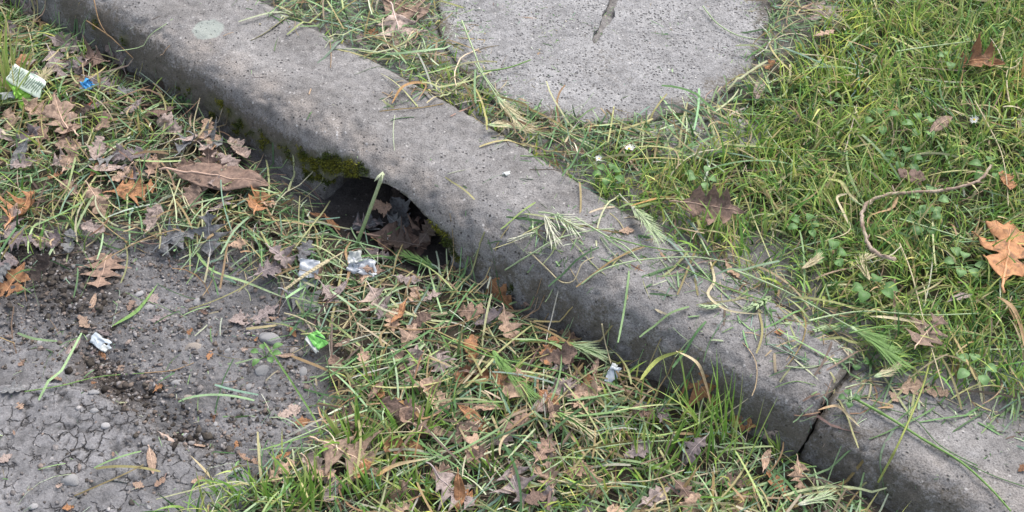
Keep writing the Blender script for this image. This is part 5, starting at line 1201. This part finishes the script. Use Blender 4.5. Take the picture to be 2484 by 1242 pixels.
M_CLEAR = mat_plain('milky_plastic', (.42, .46, .50), .3, .6, .2, 100)
e = litter('foil_scrap', 750, 652, .022, 'square piece of white foil under the dry seed head', 'litter', (0, -.6), -8); sheet('foil_sheet', 16, 16, .030, .029, M_FOIL, e, 4, .18, .10); sheet('torn_corner', 10, 10, .03, .018, M_CLEAR, e, 9, .2, .2, (.002, -.024, -.006))
e = litter('foil_scrap', 880, 650, .020, 'crumpled white foil with a brown leaf across it, by the arch', 'litter', (.1, -.5), -15); sheet('foil_sheet', 24, 18, .050, .028, M_FOIL, e, 12, .42, .22); sheet('foil_fold', 12, 10, .022, .018, M_WHITE, e, 15, .4, .2, (-.016, .012, .006), .5)
e = litter('plastic_chip', 245, 830, .006, 'white oval plastic chip lying on the bare soil', 'litter', (.1, -.35), -30)
o = sheet('chip', 14, 12, .034, .019, mat_plain('chip_white', (.46, .51, .55), .35, .5, .1, 60), e, 21, .16, .16); o2 = sheet('chip_fold', 8, 8, .012, .010, M_WHITE, e, 22, .3, .2, (.012, -.006, .003))
e = litter('wrapper_scrap', 770, 825, .022, 'bright green wrapper scrap with a white edge, right of the soil', 'litter', (.1, -.45), -50)
sheet('green_panel', 16, 14, .030, .020, M_GRN, e, 31, .22, .12); sheet('white_edge', 14, 8, .030, .006, M_WHITE, e, 33, .3, .08, (.001, -.012, .001)); sheet('print_mark', 10, 4, .020, .0022, M_INK, e, 35, .2, .2, (.002, .006, .007), .5)
e = litter('striped_wrapper', 55, 200, .045, 'torn white and lime green wrapper with black stripes, left edge', 'wrapper', (.25, -.75), -28)
mat_ink2 = mat_plain('grey_ink', (.10, .16, .11), .5, .3, .2, 100)
M_PANEL = mat_plain('wrapper_white', (.70, .78, .68), .45, .4, .08, 80)
sheet('white_panel', 24, 16, .066, .036, M_PANEL, e, 41, .08, .08, (.004, .006, 0))
for k in range(15): sheet('print_stripe', 6, 12, .0011, .026 - .004 * (k % 3), mat_ink2, e, 41, .02, .1, (-.024 + k * .0040, .006 + .001 * (k % 2), .0036), -.12)
sheet('lime_panel', 16, 14, .036, .020, M_LIME, e, 45, .2, .15, (-.006, -.014, -.004), -.5); sheet('lime_panel', 12, 12, .024, .026, M_LIME, e, 47, .2, .2, (.018, -.026, -.008), -.3)
sheet('white_flap', 12, 10, .024, .014, M_WHITE, e, 48, .3, .25, (-.012, -.034, -.010), .8); sheet('clear_tab', 8, 8, .014, .012, M_CLEAR, e, 49, .3, .2, (.026, -.044, -.010), .2)
e = litter('blue_scrap', 213, 205, .028, 'small crinkled bright blue plastic scrap in the left litter', 'litter', (0, -.6), -40)
sheet('blue_crinkle', 16, 14, .018, .015, M_BLUE, e, 51, .5, .3); sheet('white_tail', 6, 6, .009, .004, M_CLEAR, e, 52, .3, .2, (-.004, -.012, -.002), .8)
for k in range(4): sheet('blue_fringe', 5, 4, .007, .0022, M_BLUE, e, 60 + k, .2, .2, (.009, -.006 + .004 * k, .003), .3 * k - .4)
e = litter('foil_bit', 1487, 905, .024, 'pale blue white foil bit near the kerb at centre right', 'litter', (0, -.5), 70); sheet('foil_flake', 12, 10, .024, .016, M_CLEAR, e, 71, .4, .25); sheet('foil_tip', 6, 6, .008, .008, M_WHITE, e, 72, .4, .25, (.010, .002, .003))
e = litter('white_flake', 1231, 421, .002, 'tiny white flake alone on the bare kerb top', 'flake', (0, 0), 20); sheet('flake_body', 10, 8, .009, .007, M_WHITE, e, 75, .25, .3); sheet('flake_edge', 6, 6, .004, .003, M_WHITE, e, 76, .3, .3, (-.006, .003, 0))

# ------------------------------------------------------------ pebbles
PM = [mat_plain('pebble_grey', (.27, .265, .265), .9, .25, .2, 250), mat_plain('pebble_tan', (.27, .235, .205), .85, .25, .2, 250), mat_plain('pebble_dark', (.15, .145, .145), .8, .3, .2, 250), mat_plain('pebble_pale', (.34, .33, .33), .85, .25, .15, 250)]
def peb_mesh(seed, mi):
    bm = bmesh.new(); bmesh.ops.create_icosphere(bm, subdivisions=3, radius=.5)
    V = np.array([v.co for v in bm.verts]); d = 1 + .45 * fbm(V[:, 0], V[:, 1], V[:, 2], 1.6, 2, seed) + .05 * fbm(V[:, 0], V[:, 1], V[:, 2], 6, 2, seed)
    for v, k in zip(bm.verts, d): v.co *= k; v.co.z *= .45; v.co.y *= .72
    me = bpy.data.meshes.new('pebble'); bm.to_mesh(me); bm.free(); me.materials.append(PM[mi]); me.polygons.foreach_set('use_smooth', np.ones(len(me.polygons), bool)); return me
PMESH = [[peb_mesh(i * 5 + j, j) for j in range(4)] for i in range(5)]
def pebble(x, y, z, L, a, mi, label, group='pebbles on the bare soil'):
    o = link(bpy.data.objects.new('pebble', random.choice(PMESH)[mi])); o.location = (x, y, z + L * .02); o.scale = (L, L, L); o.rotation_euler = (random.uniform(-.2, .2), random.uniform(-.2, .2), a); tag(o, label, 'pebble', group)
for px, py, L, ang, mi, lab in [(470,845,42,0,1,'flat tan grey pebble in the middle of the gritty soil'), (395,798,30,5,0,'small grey pebble left of the flat tan one'), (656,822,50,-15,0,'largest smooth grey pebble, left of the green wrapper'), (430,928,26,10,0,'grey pebble below the orange lobed leaf bit'),
    (556,932,32,0,0,'flat grey pebble right of the soil centre'), (460,966,26,0,1,'tan pebble in the lower gritty soil'), (635,898,46,20,0,'wide grey stone half sunk at the right of the soil'), (735,905,28,80,0,'grey pebble at the right edge of the soil'), (256,1034,26,0,3,'pale round pebble on the mound'),
    (480,733,26,60,0,'grey pebble near the tip of the broad green blade'), (362,746,34,20,0,'grey stone beside the flat mauve leaf'), (572,840,30,0,2,'dark round pebble left of the largest one'), (675,788,32,0,2,'dark brown stone below the long lobed leaf'), (172,1167,48,0,0,'flat grey stone bedded in the cracked mound'),
    (385,840,20,0,3,'small pale pebble right of the dark hollow'), (606,839,20,0,2,'small dark pebble beside the dark round one'), (450,1054,18,60,3,'whitish pebble in the hollow by the mound'), (228,997,22,0,0,'grey pebble at the top of the mound'), (80,1230,22,0,3,'pale stone at the bottom edge of the mound'), (555,1178,36,0,0,'grey stone by the bottom grass tuft'),(300,620,20,0,0,'small grey stone behind the brown pointed oak leaf')]:
    c = hit(px, py); d, sc = px_dir(px, py, ang); pebble(c.x, c.y, c.z, L * sc, math.atan2(d.y, d.x), mi, lab)
P = scatter(60, lambda x, y: fr(x, y) * (x > -.95) * (x < .1) * (y > .74) * (samp(M_GRIT, x, y, 0.) + .15 * samp(M_MND, x, y, 0.)))
for k in range(len(P)): pebble(P[k, 0], P[k, 1], P[k, 2], random.uniform(.005, .015), random.uniform(0, 6), random.choice([0, 0, 0, 1, 2, 3]), 'little pebble among many on the bare gritty soil', 'little pebbles in the grit')
